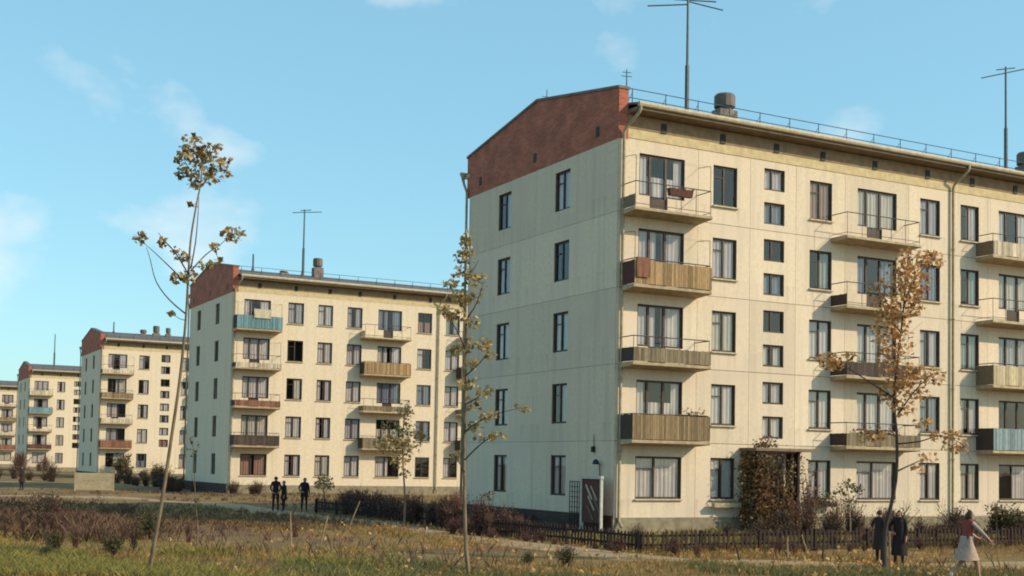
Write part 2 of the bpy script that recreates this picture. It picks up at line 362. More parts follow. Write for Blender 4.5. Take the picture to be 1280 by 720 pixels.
WCACHE = {}
def window_meshes(kind, w, h):
    key = (kind, round(w, 2), round(h, 2))
    if key in WCACHE: return WCACHE[key]
    # local: x 0..w, y 0 (outer face) .. , z 0..h ; door kind has a leaf reaching z=-.68
    f = MB(); F = .075; D = .06; panes = []
    dz = -.66
    if kind == 'balcony_window':
        a, b = w * .25, w * .60
        f.box(0, w, 0, D, h - F, h); f.box(0, a, .001, D - .001, 0, F); f.box(b, w, .001, D - .001, 0, F)
        f.box(0, F, .002, D - .002, F, h - F); f.box(w - F, w, .002, D - .002, F, h - F)
        f.box(a - .04, a + .05, -.004, D - .004, dz, h - F); f.box(b - .05, b + .05, -.004, D - .004, dz, h - F)
        f.box(a + .05, b - .05, .003, D, dz, -.05 + .0)          # solid lower door panel
        panes = [(F, a - .04, F, h - F), (a + .05, b - .05, -.05, h - F), (b + .05, w - F, F, h - F)]
    else:
        ms = [w * .48] if w > .9 and kind == 'window' else [w * .42]
        f.box(0, w, 0, D, h - F, h); f.box(0, w, .001, D - .001, 0, F)
        xs_ = [F] + sum([[x - .035, x + .035] for x in ms], []) + [w - F]
        f.box(0, F, .002, D - .002, F, h - F); f.box(w - F, w, .002, D - .002, F, h - F)
        for x in ms: f.box(x - .035, x + .035, -.004, D - .004, F, h - F)
        panes = [(xs_[i], xs_[i + 1], F, h - F) for i in range(0, len(xs_), 2)]
        if h > 1.2:                                               # small ventilation light bar
            f.box(panes[0][0], panes[0][1], .004, D - .006, h * .70, h * .70 + .035)
    fm = f.mesh(kind, M['frame']); pm = []
    for p in panes:
        q = MB(); q.quad((p[0], .032, p[2]), (p[1], .032, p[2]), (p[1], .032, p[3]), (p[0], .032, p[3])); pm.append(q.mesh('pane', M['glass']))
    def curtain(x0, x1, z0, z1, m):
        c = MB(); n = max(4, int((x1 - x0) / .05)); pr = None
        for i in range(n + 1):
            x = x0 + (x1 - x0) * i / n; y = .085 + .018 * math.sin(i * 1.7) + .012 * math.sin(i * .6)
            if pr: c.quad((pr[0], pr[1], z0), (x, y, z0), (x, y, z1), (pr[0], pr[1], z1))
            pr = (x, y)
        return c.mesh('curtain', m)
    cs = []
    for m in CURT:
        lay = [[(.0, w, h)], [(.0, w * .55, h)], [(w * .45, w, h)], [(.0, w * .30, h), (w * .62, w, h)], [(.0, w * .42, h), (w * .55, w, h)], [(.0, w, h * .55)], [(.0, w * .2, h), (w * .8, w, h), (w * .2, w * .8, h * .5)]]
        cs.append([[curtain(a_, b_, .03, h_ - .02, m) for a_, b_, h_ in L_] for L_ in lay])
    WCACHE[key] = (fm, pm, cs); return WCACHE[key]

SILL = {}
def add_window(par, kind, w, h, loc, rz, r_, sill=True):
    fm, pm, cs = window_meshes(kind, w, h)
    o = obj(kind, fm, par, loc, rz)
    for p in pm: obj('pane', p, o)
    if sill:
        k = round(w, 2)
        if k not in SILL: SILL[k] = MB().box(-.04, w + .04, -.17, .02, -.05, -.002).mesh('sill', M['sill'])
        obj('sill', SILL[k], o)
    x = r_.random()
    if kind == 'stair_window': x = .62 + .38 * x
    if x < .93:
        mi = r_.choices(range(7), (.34, .24, .13, .13, .07, .04, .05))[0]; li = r_.choices(range(7), (.46, .09, .09, .12, .16, .04, .04))[0]
        for c in cs[mi][li]: obj('curtain', c, o)
    return o

def rail_tubes(mb, u0, u1, dp, z, r=.014, k=4):
    mb.tube([(u0, 0, z), (u0, -dp, z)], r, k); mb.tube([(u0, -dp, z), (u1, -dp, z)], r, k); mb.tube([(u1, -dp, z), (u1, 0, z)], r, k)
def add_balcony(par, u0, u1, z, st, r_, dp=.92, detail=True):
    """st: (front panel colour or None, panel height, side colour, extras)"""
    col, ph, side, ext = st
    s_ = MB(); b = .03
    prof = [(0.002, -.19), (-dp + .03, -.13), (-dp, -.11), (-dp, -.03), (-dp + .03, 0), (0.002, 0)]
    n = len(prof)
    s_.loft([[(u, y, zz) for y, zz in prof] for u in (u0, u1)], True, True)
    o = s_.build('balcony', M['slab'], par); o.location = (0, 0, z)
    # steel railing
    q = MB(); H_ = .93
    rail_tubes(q, u0 + .05, u1 - .05, dp - .05, H_, .02)
    rail_tubes(q, u0 + .05, u1 - .05, dp - .05, .12, .012)
    q.build('handrail', M['steel'], o)
    pm = MB().tube([(0, 0, 0), (0, 0, H_)], .014, 4).mesh('rail_post', M['steel'])
    nb = 5
    for i in range(nb + 1): obj('rail_post', pm, o, (u0 + .05 + (u1 - u0 - .1) * i / nb, -dp + .05, 0))
    if col:
        p = MB(); x = u0 + .02; y0 = -dp - .012
        while x < u1 - .03:
            w = min(r_.uniform(.06, .12), u1 - .02 - x); t = ph + r_.uniform(-.012, .012)
            p.ct = r_.random(); p.box(x, x + w - .008, y0 + r_.uniform(-.004, .004), y0 + .022, .02, t); x += w
        p.box(u0 + .02, u1 - .02, y0 + .024, y0 + .045, ph * .78, ph * .78 + .06)
        p.build('front_panel', PAN[col], o)
    if side:
        for uu in ((u0 + .0, u1 - .02) if col else (u0,)):
            p = MB(); y = -dp + .01
            while y < -.05:
                p.box(uu, uu + .022, y, y + .13, .02, (ph if col else .45) + r_.uniform(-.01, .01)); y += .14
            p.build('side_panel', PAN[side], o)
    if 'line' in ext:                                       # clothes-line frame
        q = MB()
        for uu in (u0 + .06, u1 - .06):
            q.tube(spline([(uu, -dp + .06, .9), (uu, -dp + .06, 1.75), (uu + .04, -dp + .2, 1.9), (uu + .05, -.02, 1.98)], 3), .013, 4)
        for yy in (-.75, -.5): q.tube([(u0 + .06, yy, 1.88), (u1 - .06, yy, 1.88)], .004, 3)
        q.build('clothes_line', M['steel'], o)
    return o

def make_block(label, u_off, v_off, cols, bal, length, gable_v, vents, seed, pipes, main=False, gw=True, chims=(), masts=(), stain=None):
    r_ = random.Random(seed)
    root = empty('apartment_building', bl(u_off, v_off), ROTB); tag(root, label, 'building', 'five-storey apartment blocks standing in a row')
    L = length; EAV = 15.42
    fmap = lambda u, z, d: (u, d, z)
    gmap = lambda v, z, d: (d, v, z)
    fo, go = [], []
    RC = .15
    for kind, a, b in cols:
        for k in range(5):
            zt = ZT0 + ST * k
            if kind == 'stair':
                if k < 4:
                    for dz in (.20 + .0, -1.14): fo.append((a, b, zt + dz + ST * 0 - .86 + (ST if 0 else 0), zt + dz)) if not (k == 0) else None
                else:
                    for dz in (.20, -1.14): fo.append((a, b, zt + dz - .86, zt + dz))
            else:
                fo.append((a, b, zt - WH, zt))
                if kind == 'bal' and k > 0:
                    w = b - a; fo.append((a + w * .25 - .04, a + w * .60 + .05, zt - WH - .66, zt - WH + .001))
    for a, b in gable_v:
        for k in range(5): go.append((a, b, ZT0 + ST * k - WH, ZT0 + ST * k))
    # wall shell
    wall = MB(); base = .60
    off = .03 if main else 0
    sheet(wall, (off, L, base, EAV), fo, (lambda u, z, d: (u, d + off, z)), RC)
    sheet(wall, (off, LB, base, 14.5), go, (lambda v, z, d: (d + off, v, z)), RC)
    wall.quad((L, off, 0), (L, LB, 0), (L, LB, EAV), (L, off, EAV)); wall.quad((L, LB, 0), (off, LB, 0), (off, LB, EAV), (L, LB, EAV))
    w_o = wall.build('wall', M['joint'] if main else M['cream2'], root)
    if main:
        ub = [0, 3.62, 6.12, 8.42, 11.0, 14.55, 17.16, 19.3, 22.75, 25.7, 28.0, 30.7, 34.2, L]; zb = [base] + [3.40 + ST * k for k in range(4)] + [14.55]
        for i in range(len(ub) - 1):
            for j in range(len(zb) - 1):
                p = MB(); sheet(p, (ub[i] + (.006 if i else 0), ub[i + 1] - .009, zb[j] + .010, zb[j + 1] - .010), fo, fmap, RC, .028); p.t = [r_.random()] * len(p.f); p.build('wall_panel', M['cream'], w_o)
        vb = [0.001, 6.14, LB]
        for i in range(2):
            for j in range(len(zb) - 1):
                p = MB(); sheet(p, (vb[i] + (.006 if i else .0), vb[i + 1] - .006, zb[j] + .006, min(zb[j + 1], 14.5) - .006), go, gmap, RC, .028); p.t = [r_.random()] * len(p.f); p.build('wall_panel', M['cream'], w_o)
    fr = MB(); fr.box(.405, L, -.012, .02, 14.56, 14.92); fr.build('frieze', M['frieze'], root)
    fr = MB(); fr.box(.405, L, -.03, .02, 14.922, EAV - .002); fr.build('frieze', M['frieze_brick'], root)
    room = MB(); room.quad((.7, .75, .2), (L - .5, .75, .2), (L - .5, .75, EAV - .3), (.7, .75, EAV - .3)); room.quad((.75, .7, .2), (.75, LB - .5, .2), (.75, LB - .5, EAV - .3), (.75, .7, EAV - .3))
    for k in range(5):
        zz = ZT0 + ST * k + .4
        room.quad((.14, .14, zz), (L - .2, .14, zz), (L - .2, .78, zz), (.14, .78, zz)); room.quad((.141, .78, zz), (.78, .78, zz), (.78, LB - .3, zz), (.141, LB - .3, zz))
    room.build('interior', M['room'], root)
    pl = MB(); pl.box(-.045, L, -.05, .05, -.3, base + .02); pl.build('plinth', M['plinth'], root)
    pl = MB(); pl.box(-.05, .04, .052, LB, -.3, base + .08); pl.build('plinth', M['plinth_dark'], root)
    # brick gable
    gb = MB(); T = .40; mid = LB / 2
    prof = [(-.015, 14.5), (LB + .25, 14.5), (LB + .25, 16.35), (mid, 17.40), (-.015, 16.38)]
    gb.loft([[(x, y, z) for y, z in prof] for x in (-.015, T)]); go_ = gb.build('brick_gable', M['brick'], root)
    cp_ = MB()
    for (ya, za), (yb, zb_) in (((LB + .29, 16.345), (mid, 17.402)), ((mid, 17.402), (-.05, 16.375))):
        cp_.loft([[(x, ya, za + .004 + dz) for x, dz in ((-.06, -.04), (T + .05, -.04), (T + .05, .06), (-.06, .06))], [(x, yb, zb_ + .004 + dz) for x, dz in ((-.06, -.04), (T + .05, -.04), (T + .05, .06), (-.06, .06))]])
    cp_.build('coping', M['metal_roof'], go_)
    vm = MB().box(-.03, .0, -.11, .11, -.19, .19).mesh('vent', M['black'])
    for v_ in (1.44, 6.25, 11.2): obj('vent', vm, go_, (-.004, v_, 15.04))
    vm2 = MB().box(-.12, .12, -.03, 0, -.18, .18).mesh('vent', M['black'])
    for u_ in vents:
        if u_ < L: obj('vent', vm2, root, (u_, -.032, 15.10))
    # eave, gutter, roof
    e = MB(); OV = .62
    e.loft([[(x, y, z) for y, z in ((.3, EAV), (-OV, EAV + .06), (-OV, EAV + .16), (.3, EAV + .22))] for x in (.405, L + .3)]); e.build('eave', M['soffit'], root)
    gt = MB(); gt.loft([[(x, -OV - .05 + .085 * math.cos(a), EAV + .25 + .10 * math.sin(a)) for a in [i * math.pi / 4 for i in range(8)]] for x in (.41, L + .3)]); gt.build('gutter', M['gutter'], root)
    gt = MB(); gt.box(-.02, L, LB, LB + .5, EAV, EAV + .16); gt.loft([[(x, LB + .55 + .08 * math.cos(a), EAV + .22 + .09 * math.sin(a)) for a in [i * math.pi / 4 for i in range(8)]] for x in (-.22, L)]); gt.build('gutter', M['gutter'], root)
    rf = MB(); zr = 17.1
    rf.loft([[(x, -OV + .02, EAV + .32), (x, mid, zr), (x, LB + .5, EAV + .32), (x, LB + .5, EAV + .24), (x, mid, zr - .1), (x, -OV + .02, EAV + .24)] for x in (T + .002, L + .3)]); rf_o = rf.build('roof', M['metal_roof'], root)
    rl = MB(); yr = .05; zr0 = EAV + .38
    for zz in (16.42, 16.08): rl.tube([(T + .05, yr, zz), (L, yr, zz)], .017, 4)
    rl_o = rl.build('roof_railing', M['mast'], root)
    rp_ = MB().tube([(0, 0, 0), (0, 0, .66)], .02, 4).tube([(0, 0, .5), (0, .5, 0.05)], .012, 4).mesh('rail_post', M['mast'])
    x = .6
    while x < L: obj('rail_post', rp_, rl_o, (x, yr, 15.78)); x += 1.5
    # downpipes
    for u_ in pipes:
        d_ = MB(); d_.tube(spline([(u_ + .32, -OV - .05, EAV + .2), (u_ + .30, -OV - .04, EAV - .05), (u_ + .04, -.2, EAV - .55), (u_, -.11, EAV - .8)], 3) + [Vector((u_, -.11, 8)), Vector((u_, -.11, .5)), Vector((u_ + .02, -.3, .28))], .058, 8)
        for zz in (3, 6, 9, 12): d_.tube([(u_, -.11, zz), (u_, -.11, zz + .07)], .075, 8)
        d_.build('downpipe', M['pipe'], root, True)
    d_ = MB(); d_.tube([(-.1, LB + .5, EAV + .15), (-.1, LB + .45, EAV - .2), (-.1, LB + .1, EAV - .7), (-.1, LB + .08, .5)], .06, 8); d_.tube([(-.1, LB + .5, EAV - .12), (-.1, LB + .5, EAV + .2)], [.06, .14], 8); d_.build('downpipe', M['pipe'], root, True)
    # windows
    for kind, a, b in cols:
        for k in range(5):
            zt = ZT0 + ST * k
            if kind == 'stair':
                if k == 0: continue
                for dz in (.20, -1.14): add_window(root, 'stair_window', b - a, .86, (a, RC - .075, zt + dz - .86), 0, r_, False)
            else:
                kd = 'balcony_window' if kind == 'bal' and k > 0 else ('window' if b - a < 1.6 else 'wide_window')
                add_window(root, kd, b - a, WH, (a, RC - .075, zt - WH), 0, r_, kd != 'balcony_window')
    for a, b in gable_v:
        for k in range(5): add_window(root, 'window', b - a, WH, (RC - .075, b, ZT0 + ST * k - WH), -math.pi / 2, r_, False)
    # balconies
    ci = 0
    for kind, a, b in cols:
        if kind != 'bal': continue
        st = bal[ci % len(bal)]; ci += 1; ext = (-.78, .62) if ci == 1 else ((-1.42, .45) if main or ci == 2 else (-1.42, .45))
        for k in range(1, 5): add_balcony(root, a + ext[0], b + ext[1], ZT0 + ST * k - 2.22, st[4 - k], r_)
    # vent stacks on the roof
    for (u_, v_, w, zb_, zt) in chims:
        c = MB(); c.bbox(u_ - w / 2, u_ + w / 2, v_ - .3, v_ + .3, 15.9, zb_, .02); c_o = c.build('vent_stack', M['chim'], root)
        c = MB(); k = 12; ring = lambda r, z: [(u_ + r * math.cos(i * 2 * math.pi / k), v_ + r * math.sin(i * 2 * math.pi / k), z) for i in range(k)]
        c.loft([ring(w * .34, zb_), ring(w * .34, zb_ + .12), ring(w * .48, zb_ + .13), ring(w * .48, zt - .08), ring(w * .40, zt)]); c.build('cowl', M['metal_roof'], c_o)
    for (u_, v_, zt, arms, s) in masts:
        c = MB(); c.tube([(u_, v_, 16.0), (u_, v_, (zt + 16) / 2), (u_, v_, (zt + 16) / 2 + .02), (u_, v_, zt)], [.085 * s, .08 * s, .05 * s, .042 * s], 6); c_o = c.build('antenna_mast', M['mast'], root)
        for (a0, a1, z_, dz) in arms:
            q = MB(); q.tube([(u_ + a0, v_ - .25 * a0, z_ - dz * .5), (u_ + a1, v_ - .25 * a1, z_ + dz * .5)], 0.024 * s, 4)
            q.build('antenna_element', M['mast'], c_o)
    return root

MAINC = [('bal', .92, 2.98), ('win', 4.32, 5.47), ('stair', 6.80, 7.83), ('win', 9.13, 10.30), ('bal', 11.68, 13.86), ('win', 15.21, 16.38), ('win', 17.62, 18.75), ('bal', 19.98, 22.1), ('win', 23.6, 24.8), ('stair', 26.4, 27.4)]
B2C = [('bal', .88, 2.85), ('win', 4.18, 5.38), ('win', 6.50, 7.65), ('win', 8.80, 10.0), ('bal', 11.3, 13.25), ('win', 14.6, 15.8), ('win', 17.0, 18.2), ('bal', 19.4, 21.4), ('win', 22.7, 23.9)]
VEN = [1.97, 4.73, 7.37, 9.77, 12.59, 15.6, 18.3, 21, 23.8]
O_ = (None, .0, 'dark', ())
balA = [(None, 0, 'grey', ('line',)), ('ochre', .86, 'maroon', ('line',)), ('grey', .52, 'dark', ()), ('straw', .90, 'dark', ())]
balD = [(None, 0, None, ()), (None, 0, 'dark', ()), ('dark', .55, 'dark', ()), ('grey', .50, 'dark', ())]
balG = [('pale', .62, 'grey', ()), (None, 0, None, ()), ('cream', .85, 'grey', ()), ('bluegrey', .95, 'dark', ())]
main_b = make_block('large cream five-storey apartment block with red brick gable and picket-fenced garden', 0, 0, MAINC, [balA, balD, balG], 28.5, [(3.42, 4.58), (8.27, 9.42)], VEN, 11, [.16, 17.05],
    main=True, chims=[(7.15, 3.0, .92, 17.3, 17.98), (25.4, 3.0, .9, 17.3, 18.0)],
    masts=[(5.22, 3.0, 21.75, [(-1.7, -.0, 21.3, .25), (.0, 1.5, 21.45, -.2), (-.6, 1.2, 21.62, .1)], 1.2), (24.0, 3.0, 22.0, [(-1.3, 1.3, 21.7, .75), (-.5, .5, 21.9, .2)], 1.1), (.7, .6, 17.3, [(-.2, .2, 17.05, 0), (-.16, .16, 17.2, 0)], .6), (.55, 6.35, 18.0, [(-.2, .2, 17.7, 0)], .5)])
bal2A = [('teal', .95, 'dark', ('line',)), ('pale', .35, 'dark', ('line',)), ('rust', .45, 'dark', ()), ('dark', .75, 'dark', ())]
bal2D = [(None, 0, 'pale', ()), ('ochre', .88, 'dark', ()), ('grey', .40, 'grey', ()), ('grey', .8, 'dark', ())]
make_block('cream apartment block with teal and ochre balconies, men standing before it', -.1, 50.45, B2C, [bal2A, bal2D, bal2D], 24.5, [(3.42, 4.58), (8.9, 10.0)], VEN, 23, [.16, 16.35], chims=[(8.1, 5, .8, 17.6, 18.35), (5.35, 5, .7, 16.95, 17.1)],
    masts=[(6.9, 5, 22.1, [(-.9, 1.3, 21.9, .2), (-.3, .5, 22.05, .1)], 1.3), (2.9, 5.0, 18.2, [], 1.5)])
bal3 = [('pale', .4, 'dark', ('line',)), ('straw', .6, 'dark', ()), ('pale', .5, 'grey', ()), ('rust', .85, 'maroon', ())]
make_block('cream block with paired square stair windows and rust-coloured lowest balcony', .9, 107.5, MAINC[:6], [bal3, bal2D], 17.2, [(3.42, 4.58), (8.4, 9.5)], VEN, 37, [.16], chims=[(5.7, 5, .8, 17.0, 17.5), (7.2, 5, .8, 17.2, 18.05), (8.6, 5, .6, 17.2, 17.9)], masts=[(2.3, 5, 18.2, [], 1.6)])
bal4 = [('pale', .7, 'pale', ()), ('teal', .85, 'dark', ()), ('pale', .3, 'rust', ()), ('maroon', .7, 'dark', ())]
make_block('narrow-looking cream block with one teal balcony, behind the square-windowed block', 1.1, 169, MAINC[:6], [bal4, bal3], 17.2, [(3.42, 4.58), (8.4, 9.5)], VEN, 41, [.16], masts=[(4.4, 5, 22.0, [], 1.7)])
make_block('farthest cream block at the end of the row, its flat eave lowest', 2.1, 222, MAINC[:6], [bal3, bal4], 17.2, [(3.42, 4.58), (8.4, 9.5)], VEN, 43, [.16])
# end of setting

# ------------------------------------------------------------------ fixtures on and by the main block
def on_main(o): o.location = C0; o.rotation_euler = (0, 0, ROTB); return o
def main_root(name, label, cat, u, v, z=0, rz=0, group=None):
    return tag(empty(name, bl(u, v, z), ROTB + rz), label, cat, group)
# entrance porch
p = main_root('entrance_porch', 'dark wooden entrance porch under flat canopy, overgrown with withered vine', 'porch', 5.95, 0)
W_, D_ = 2.0, .75
MB().box(-.25, W_ + .85, -D_ - .25, -.003, 3.16, 3.27).build('canopy', M['soffit'], p)
pm = MB().bbox(-.06, .06, -.06, .06, 0, 3.16).mesh('post', M['wood'])
for x in (0, W_): obj('post', pm, p, (x, -D_, 0))
sm = MB().box(0, .05, -D_ + .08, -.06, 0, .022).mesh('slat_or_glare', M['wood'])
MB().box(W_ - .02, W_ + .02, -D_ + .07, -.06, .15, 3.1).build('side_board', PAN['maroon'], p)
for x in (-.025,):
    for k in range(16):
        o = obj('slat_or_glare', sm, p, (x, 0, .25 + k * .18)); o.rotation_euler = (0, 0, 0); o.scale = (1, 1, 3.4)
sm2 = MB().bbox(-.045, .045, -.012, .012, 0, 2.9).mesh('slat_or_glare', M['wood'])
for k in range(9):
    if k not in (6, 7): obj('slat_or_glare', sm2, p, (.16 + k * .2, -D_ + .02, .15))
d_ = MB(); d_.box(.5, 1.45, -.10, -.055, .3, 2.6).build('door', PAN['maroon'], p)
MB().box(.4, .5, -.13, -.056, .3, 2.7).box(1.45, 1.55, -.13, -.056, .3, 2.7).box(.5, 1.45, -.13, -.057, 2.6, 2.7).build('door_frame', M['frame'], p)
MB().bbox(-.2, W_ + .2, -D_ - .35, -.056, -.1, .16).build('step', M['plinth'], p)
# framed board and trellis beside the gable
p = main_root('notice_board', 'white framed dark board with slanting glare modelled as pale streaks beside the gable corner', 'board', -.55, 1.35, 0, -math.pi / 2)
f = MB(); f.box(0, .10, -.05, .05, 0, 2.0); f.build('post', M['white'], p)
f = MB(); f.box(1.35, 1.42, -.05, .05, 0, 2.0); f.build('post', M['white'], p)
f = MB(); f.box(-.03, 1.45, -.06, .06, 2.002, 2.11); f.build('top_rail', M['white'], p)
f = MB(); f.box(.10, 1.35, -.02, .02, .42, 2.0); b_ = f.build('panel', PAN['maroon'], p)
for k, (a, b, w) in enumerate(((.25, 1.75, .05), (.42, 1.35, .04), (.60, 1.72, .035), (.35, 1.0, .035), (.8, 1.3, .03))):  # slanting glare on the dark panel, modelled as thin pale and dull strips
    q = MB(); q.loft([[(a + .1, y, b), (a + .1 + w, y, b + w), (a + .52 + w, y, b - .50 + w), (a + .52, y, b - .50)] for y in (-.045, -.022)]); q.build('slat_or_glare', PAN['pale'] if k < 3 else M['chim'], b_)
p = main_root('garden_trellis', 'dark wire trellis standing against the shaded gable wall', 'trellis', -.35, 2.5, 0, -math.pi / 2)
vb_ = MB().tube([(0, 0, 0), (0, 0, 1.9)], .018, 5).mesh('upright', M['black']); hb_ = MB().tube([(-.02, 0, 0), (.92, 0, 0)], .014, 5).mesh('crossbar', M['black'])
for k in range(6): obj('upright', vb_, p, (k * .18, 0, 0))
for k in range(9): obj('crossbar', hb_, p, (0, .02, .35 + k * .19))
p = main_root('wall_lamp', 'small black lamp on a bent bracket above the framed board', 'lamp', -.016, .85, 2.55, -math.pi / 2)
MB().tube([(0, -.01, -.55), (0, -.05, -.5), (0, -.06, .0), (-.05, -.18, .12)], .018, 6).build('bracket', M['black'], p)
MB().loft([[(-.05 + r * math.cos(a), -.2 + r * math.sin(a), z) for a in [i * math.pi / 4 for i in range(8)]] for r, z in ((.14, -.02), (.10, .12), (.04, .17))]).build('lamp_shade', M['black'], p)
p = main_root('electric_box', 'tiny dark junction box with a cable high on the gable wall', 'box', -.002, 1.35, 3.1, -math.pi / 2)
MB().bbox(-.07, .07, -.12, -.003, -.12, .1, .01).build('casing', M['black'], p); MB().tube([(0, -.03, .1), (0, -.03, .55)], .012, 5).build('cable', M['black'], p)
# window shelves, flower boxes and plants
def leaf_cloud(mb, c, rad, n, size, r_, drop=0.0, hollow=.0):
    for _ in range(n):
        while True:
            d = Vector((r_.uniform(-1, 1), r_.uniform(-1, 1), r_.uniform(-1, 1)))
            if hollow < d.length < 1: break
        p_ = Vector(c) + Vector((d.x * rad[0], d.y * rad[1], d.z * rad[2]))
        leaf(mb, p_, size * r_.uniform(.6, 1.25), r_)
def leaf(mb, p_, s, r_, t=None):
    a = Vector((r_.gauss(0, 1), r_.gauss(0, 1), r_.gauss(0, .6) - .35)).normalized()
    b = a.cross(Vector((r_.gauss(0, 1), r_.gauss(0, 1), r_.gauss(0, 1)))).normalized(); nn = a.cross(b)
    t = r_.random() if t is None else t
    i = len(mb.v)
    # five-pointed folded blade
    mb.v += [tuple(p_ - a * s * .5), tuple(p_ + b * s * .48 + nn * s * .14 - a * s * .08), tuple(p_ + b * s * .24 + a * s * .14), tuple(p_ + a * s * .55 - nn * s * .1), tuple(p_ - b * s * .24 + a * s * .14), tuple(p_ - b * s * .48 + nn * s * .14 - a * s * .08)]
    for q in ((0, 1, 2), (0, 2, 3), (0, 3, 4), (0, 4, 5)): mb.f.append(tuple(i + x for x in q)); mb.mi.append(0); mb.t.append(t)
L_orange = leafmat('orange_autumn_leaf', [(.30, .11, .035), (.56, .26, .08), (.62, .35, .12), (.68, .46, .22), (.32, .15, .06)])
L_yellow = leafmat('yellow_autumn_leaf', [(.12, .09, .04), (.38, .28, .09), (.52, .41, .17), (.58, .40, .20), (.18, .13, .07)])
L_brown = leafmat('brown_autumn_leaf', [(.06, .04, .025), (.16, .10, .05), (.30, .19, .08), (.36, .24, .10), (.09, .07, .035)])
L_gold = leafmat('gold_brown_leaf', [(.09, .06, .03), (.38, .24, .085), (.56, .40, .17), (.32, .22, .09), (.62, .50, .27)])
L_green = leafmat('dull_green_leaf', [(.05, .06, .025), (.09, .10, .04), (.13, .12, .05), (.20, .17, .07)])
rv = random.Random(5)
L_vine = leafmat('withered_vine_leaf', [(.07, .035, .022), (.17, .085, .045), (.26, .15, .07), (.34, .23, .10), (.15, .13, .05)])
vn = MB()
vr = main_root('climbing_vine', 'withered brown vine covering the entrance porch up to its canopy', 'vine', 5.95, -D_)
for k in range(26):
    x = rv.uniform(-.15, W_ * .78); pts = [(x, -.10, .0)]
    for j in range(1, 7): pts.append((x + rv.gauss(0, .12), -.12 - rv.random() * .12, j * rv.uniform(.42, .55)))
    vn.tube(spline(pts, 2), .014, 4)
vn.build('stems', M['bark'], vr)
vl = MB()
for _s in range(70):
    x = rv.uniform(-.3, W_ * .76); top = rv.choice((3.3, 3.1, 2.9, 2.4, 1.9)) if x < 1.0 else rv.choice((2.9, 2.6, 2.1, 1.5, 1.1)); ph = rv.random() * 6
    for _ in range(int(top * 13)):
        z = rv.uniform(.05, top); leaf(vl, Vector((x + .10 * math.sin(z * 2.2 + ph) + rv.gauss(0, .045), -.13 - abs(rv.gauss(0, .16)), z)), rv.uniform(.07, .15), rv)
for _ in range(170): leaf(vl, Vector((rv.gauss(.45, .28), rv.uniform(-.2, .3), 3.3 + abs(rv.gauss(0, .16)))), rv.uniform(.07, .13), rv)
for _ in range(420):                                     # side tendrils over the wall
    s_ = rv.choice((-1, 1)); z = rv.uniform(.4, 3.0)
    leaf(vl, Vector(((-.3 - abs(rv.gauss(0, .28))) if s_ < 0 else (W_ + .15 + abs(rv.gauss(0, .25))), rv.uniform(-.1, .6), z)), rv.uniform(.06, .11), rv)
for _ in range(700):
    leaf(vl, Vector((-.12 - abs(rv.gauss(0, .07)), rv.uniform(-.05, .72), rv.uniform(.1, 3.1))), rv.uniform(.09, .15), rv)
tag(vl.build('leaves', L_vine, vr), kind='stuff')
def planter(label, u, v, z, w, m, lm, n, par_off=0, hh=.16, spread=.2):
    p_ = main_root('flower_box', label, 'flower box', u, v, z)
    MB().loft([[(x, y, zz) for x, y in ((i, -.11 + i), (w - i, -.11 + i), (w - i, .11 - i), (i, .11 - i))] for i, zz in ((.03, 0), (.0, hh))], True, False).build('trough', m, p_)
    MB().box(.03, w - .03, -.085, .085, hh - .05, hh - .02).build('soil', M['plinth_dark'], p_)
    if n:
        l_ = MB()
        for _ in range(n): leaf(l_, Vector((rv.uniform(0, w), rv.gauss(0, .09), hh + abs(rv.gauss(0, spread)))), rv.uniform(.06, .12), rv)
        tag(l_.build('plants', lm, p_), kind='stuff')
planter('dark flower box hung on the topmost corner balcony railing', 1.55, -.98, ZT0 + ST * 4 - 1.68, 1.05, PAN['maroon'], L_brown, 26, hh=.26, spread=.03)
planter('straw balcony flower box with dark withered plants above the wide ground window', 2.35, -.80, ZT0 + ST - 1.42, 1.1, M['wood'], L_brown, 60, spread=.1)
planter('pale flower shelf below the ground-floor window left of the porch', 4.25, -.27, ZT0 - WH - .3, 1.3, PAN['cream'], L_brown, 14, spread=.08)
planter('flower box with green trailing plants below the ground-floor window right of the porch', 9.1, -.27, ZT0 - WH - .28, 1.25, M['wood'], L_green, 150, spread=.22)
planter('box of dried plants along the second-floor balcony by the orange maple', 10.6, -.80, ZT0 + ST - 1.86, 2.6, M['wood'], L_brown, 110, spread=.12)
p = main_root('laundry', 'reddish cloth hung over the left end of the ochre plank balcony', 'laundry', .22, -.96, ZT0 + ST * 3 - 1.36)
q = MB(); 
for i in range(8): q.quad((i * .07, -.03 - .015 * math.sin(i * 1.7), -.62), ((i + 1) * .07, -.03 - .015 * math.sin((i + 1) * 1.7), -.62), ((i + 1) * .07, -.02, .10), (i * .07, -.02, .10))
for i in range(8): q.quad((i * .07, -.02, .10), ((i + 1) * .07, -.02, .10), ((i + 1) * .07, .06, .09), (i * .07, .06, .09))
for i in range(8): q.quad((i * .07, .06, .09), ((i + 1) * .07, .06, .09), ((i + 1) * .07, .09, -.4), (i * .07, .09, -.4))
q.build('cloth', PAN['rust'], p)
p = tag(empty('laundry', bl(-.1, 50.45) + DV * 1.35 - GV * .99 + Vector((0, 0, 12.72)), ROTB), 'pale pink cloth drying above the teal balcony', 'laundry')
q = MB()
for i in range(10): q.quad((i * .12, -.02 - .02 * math.sin(i * 1.3), -.10), ((i + 1) * .12, -.02 - .02 * math.sin((i + 1) * 1.3), -.10), ((i + 1) * .12, .0, .55), (i * .12, .0, .55))
q.tube([(-.02, 0, -.3), (-.02, 0, .62)], .015, 4); q.tube([(1.22, 0, -.3), (1.22, 0, .62)], .015, 4); q.build('cloth', PAN['pale'], p)

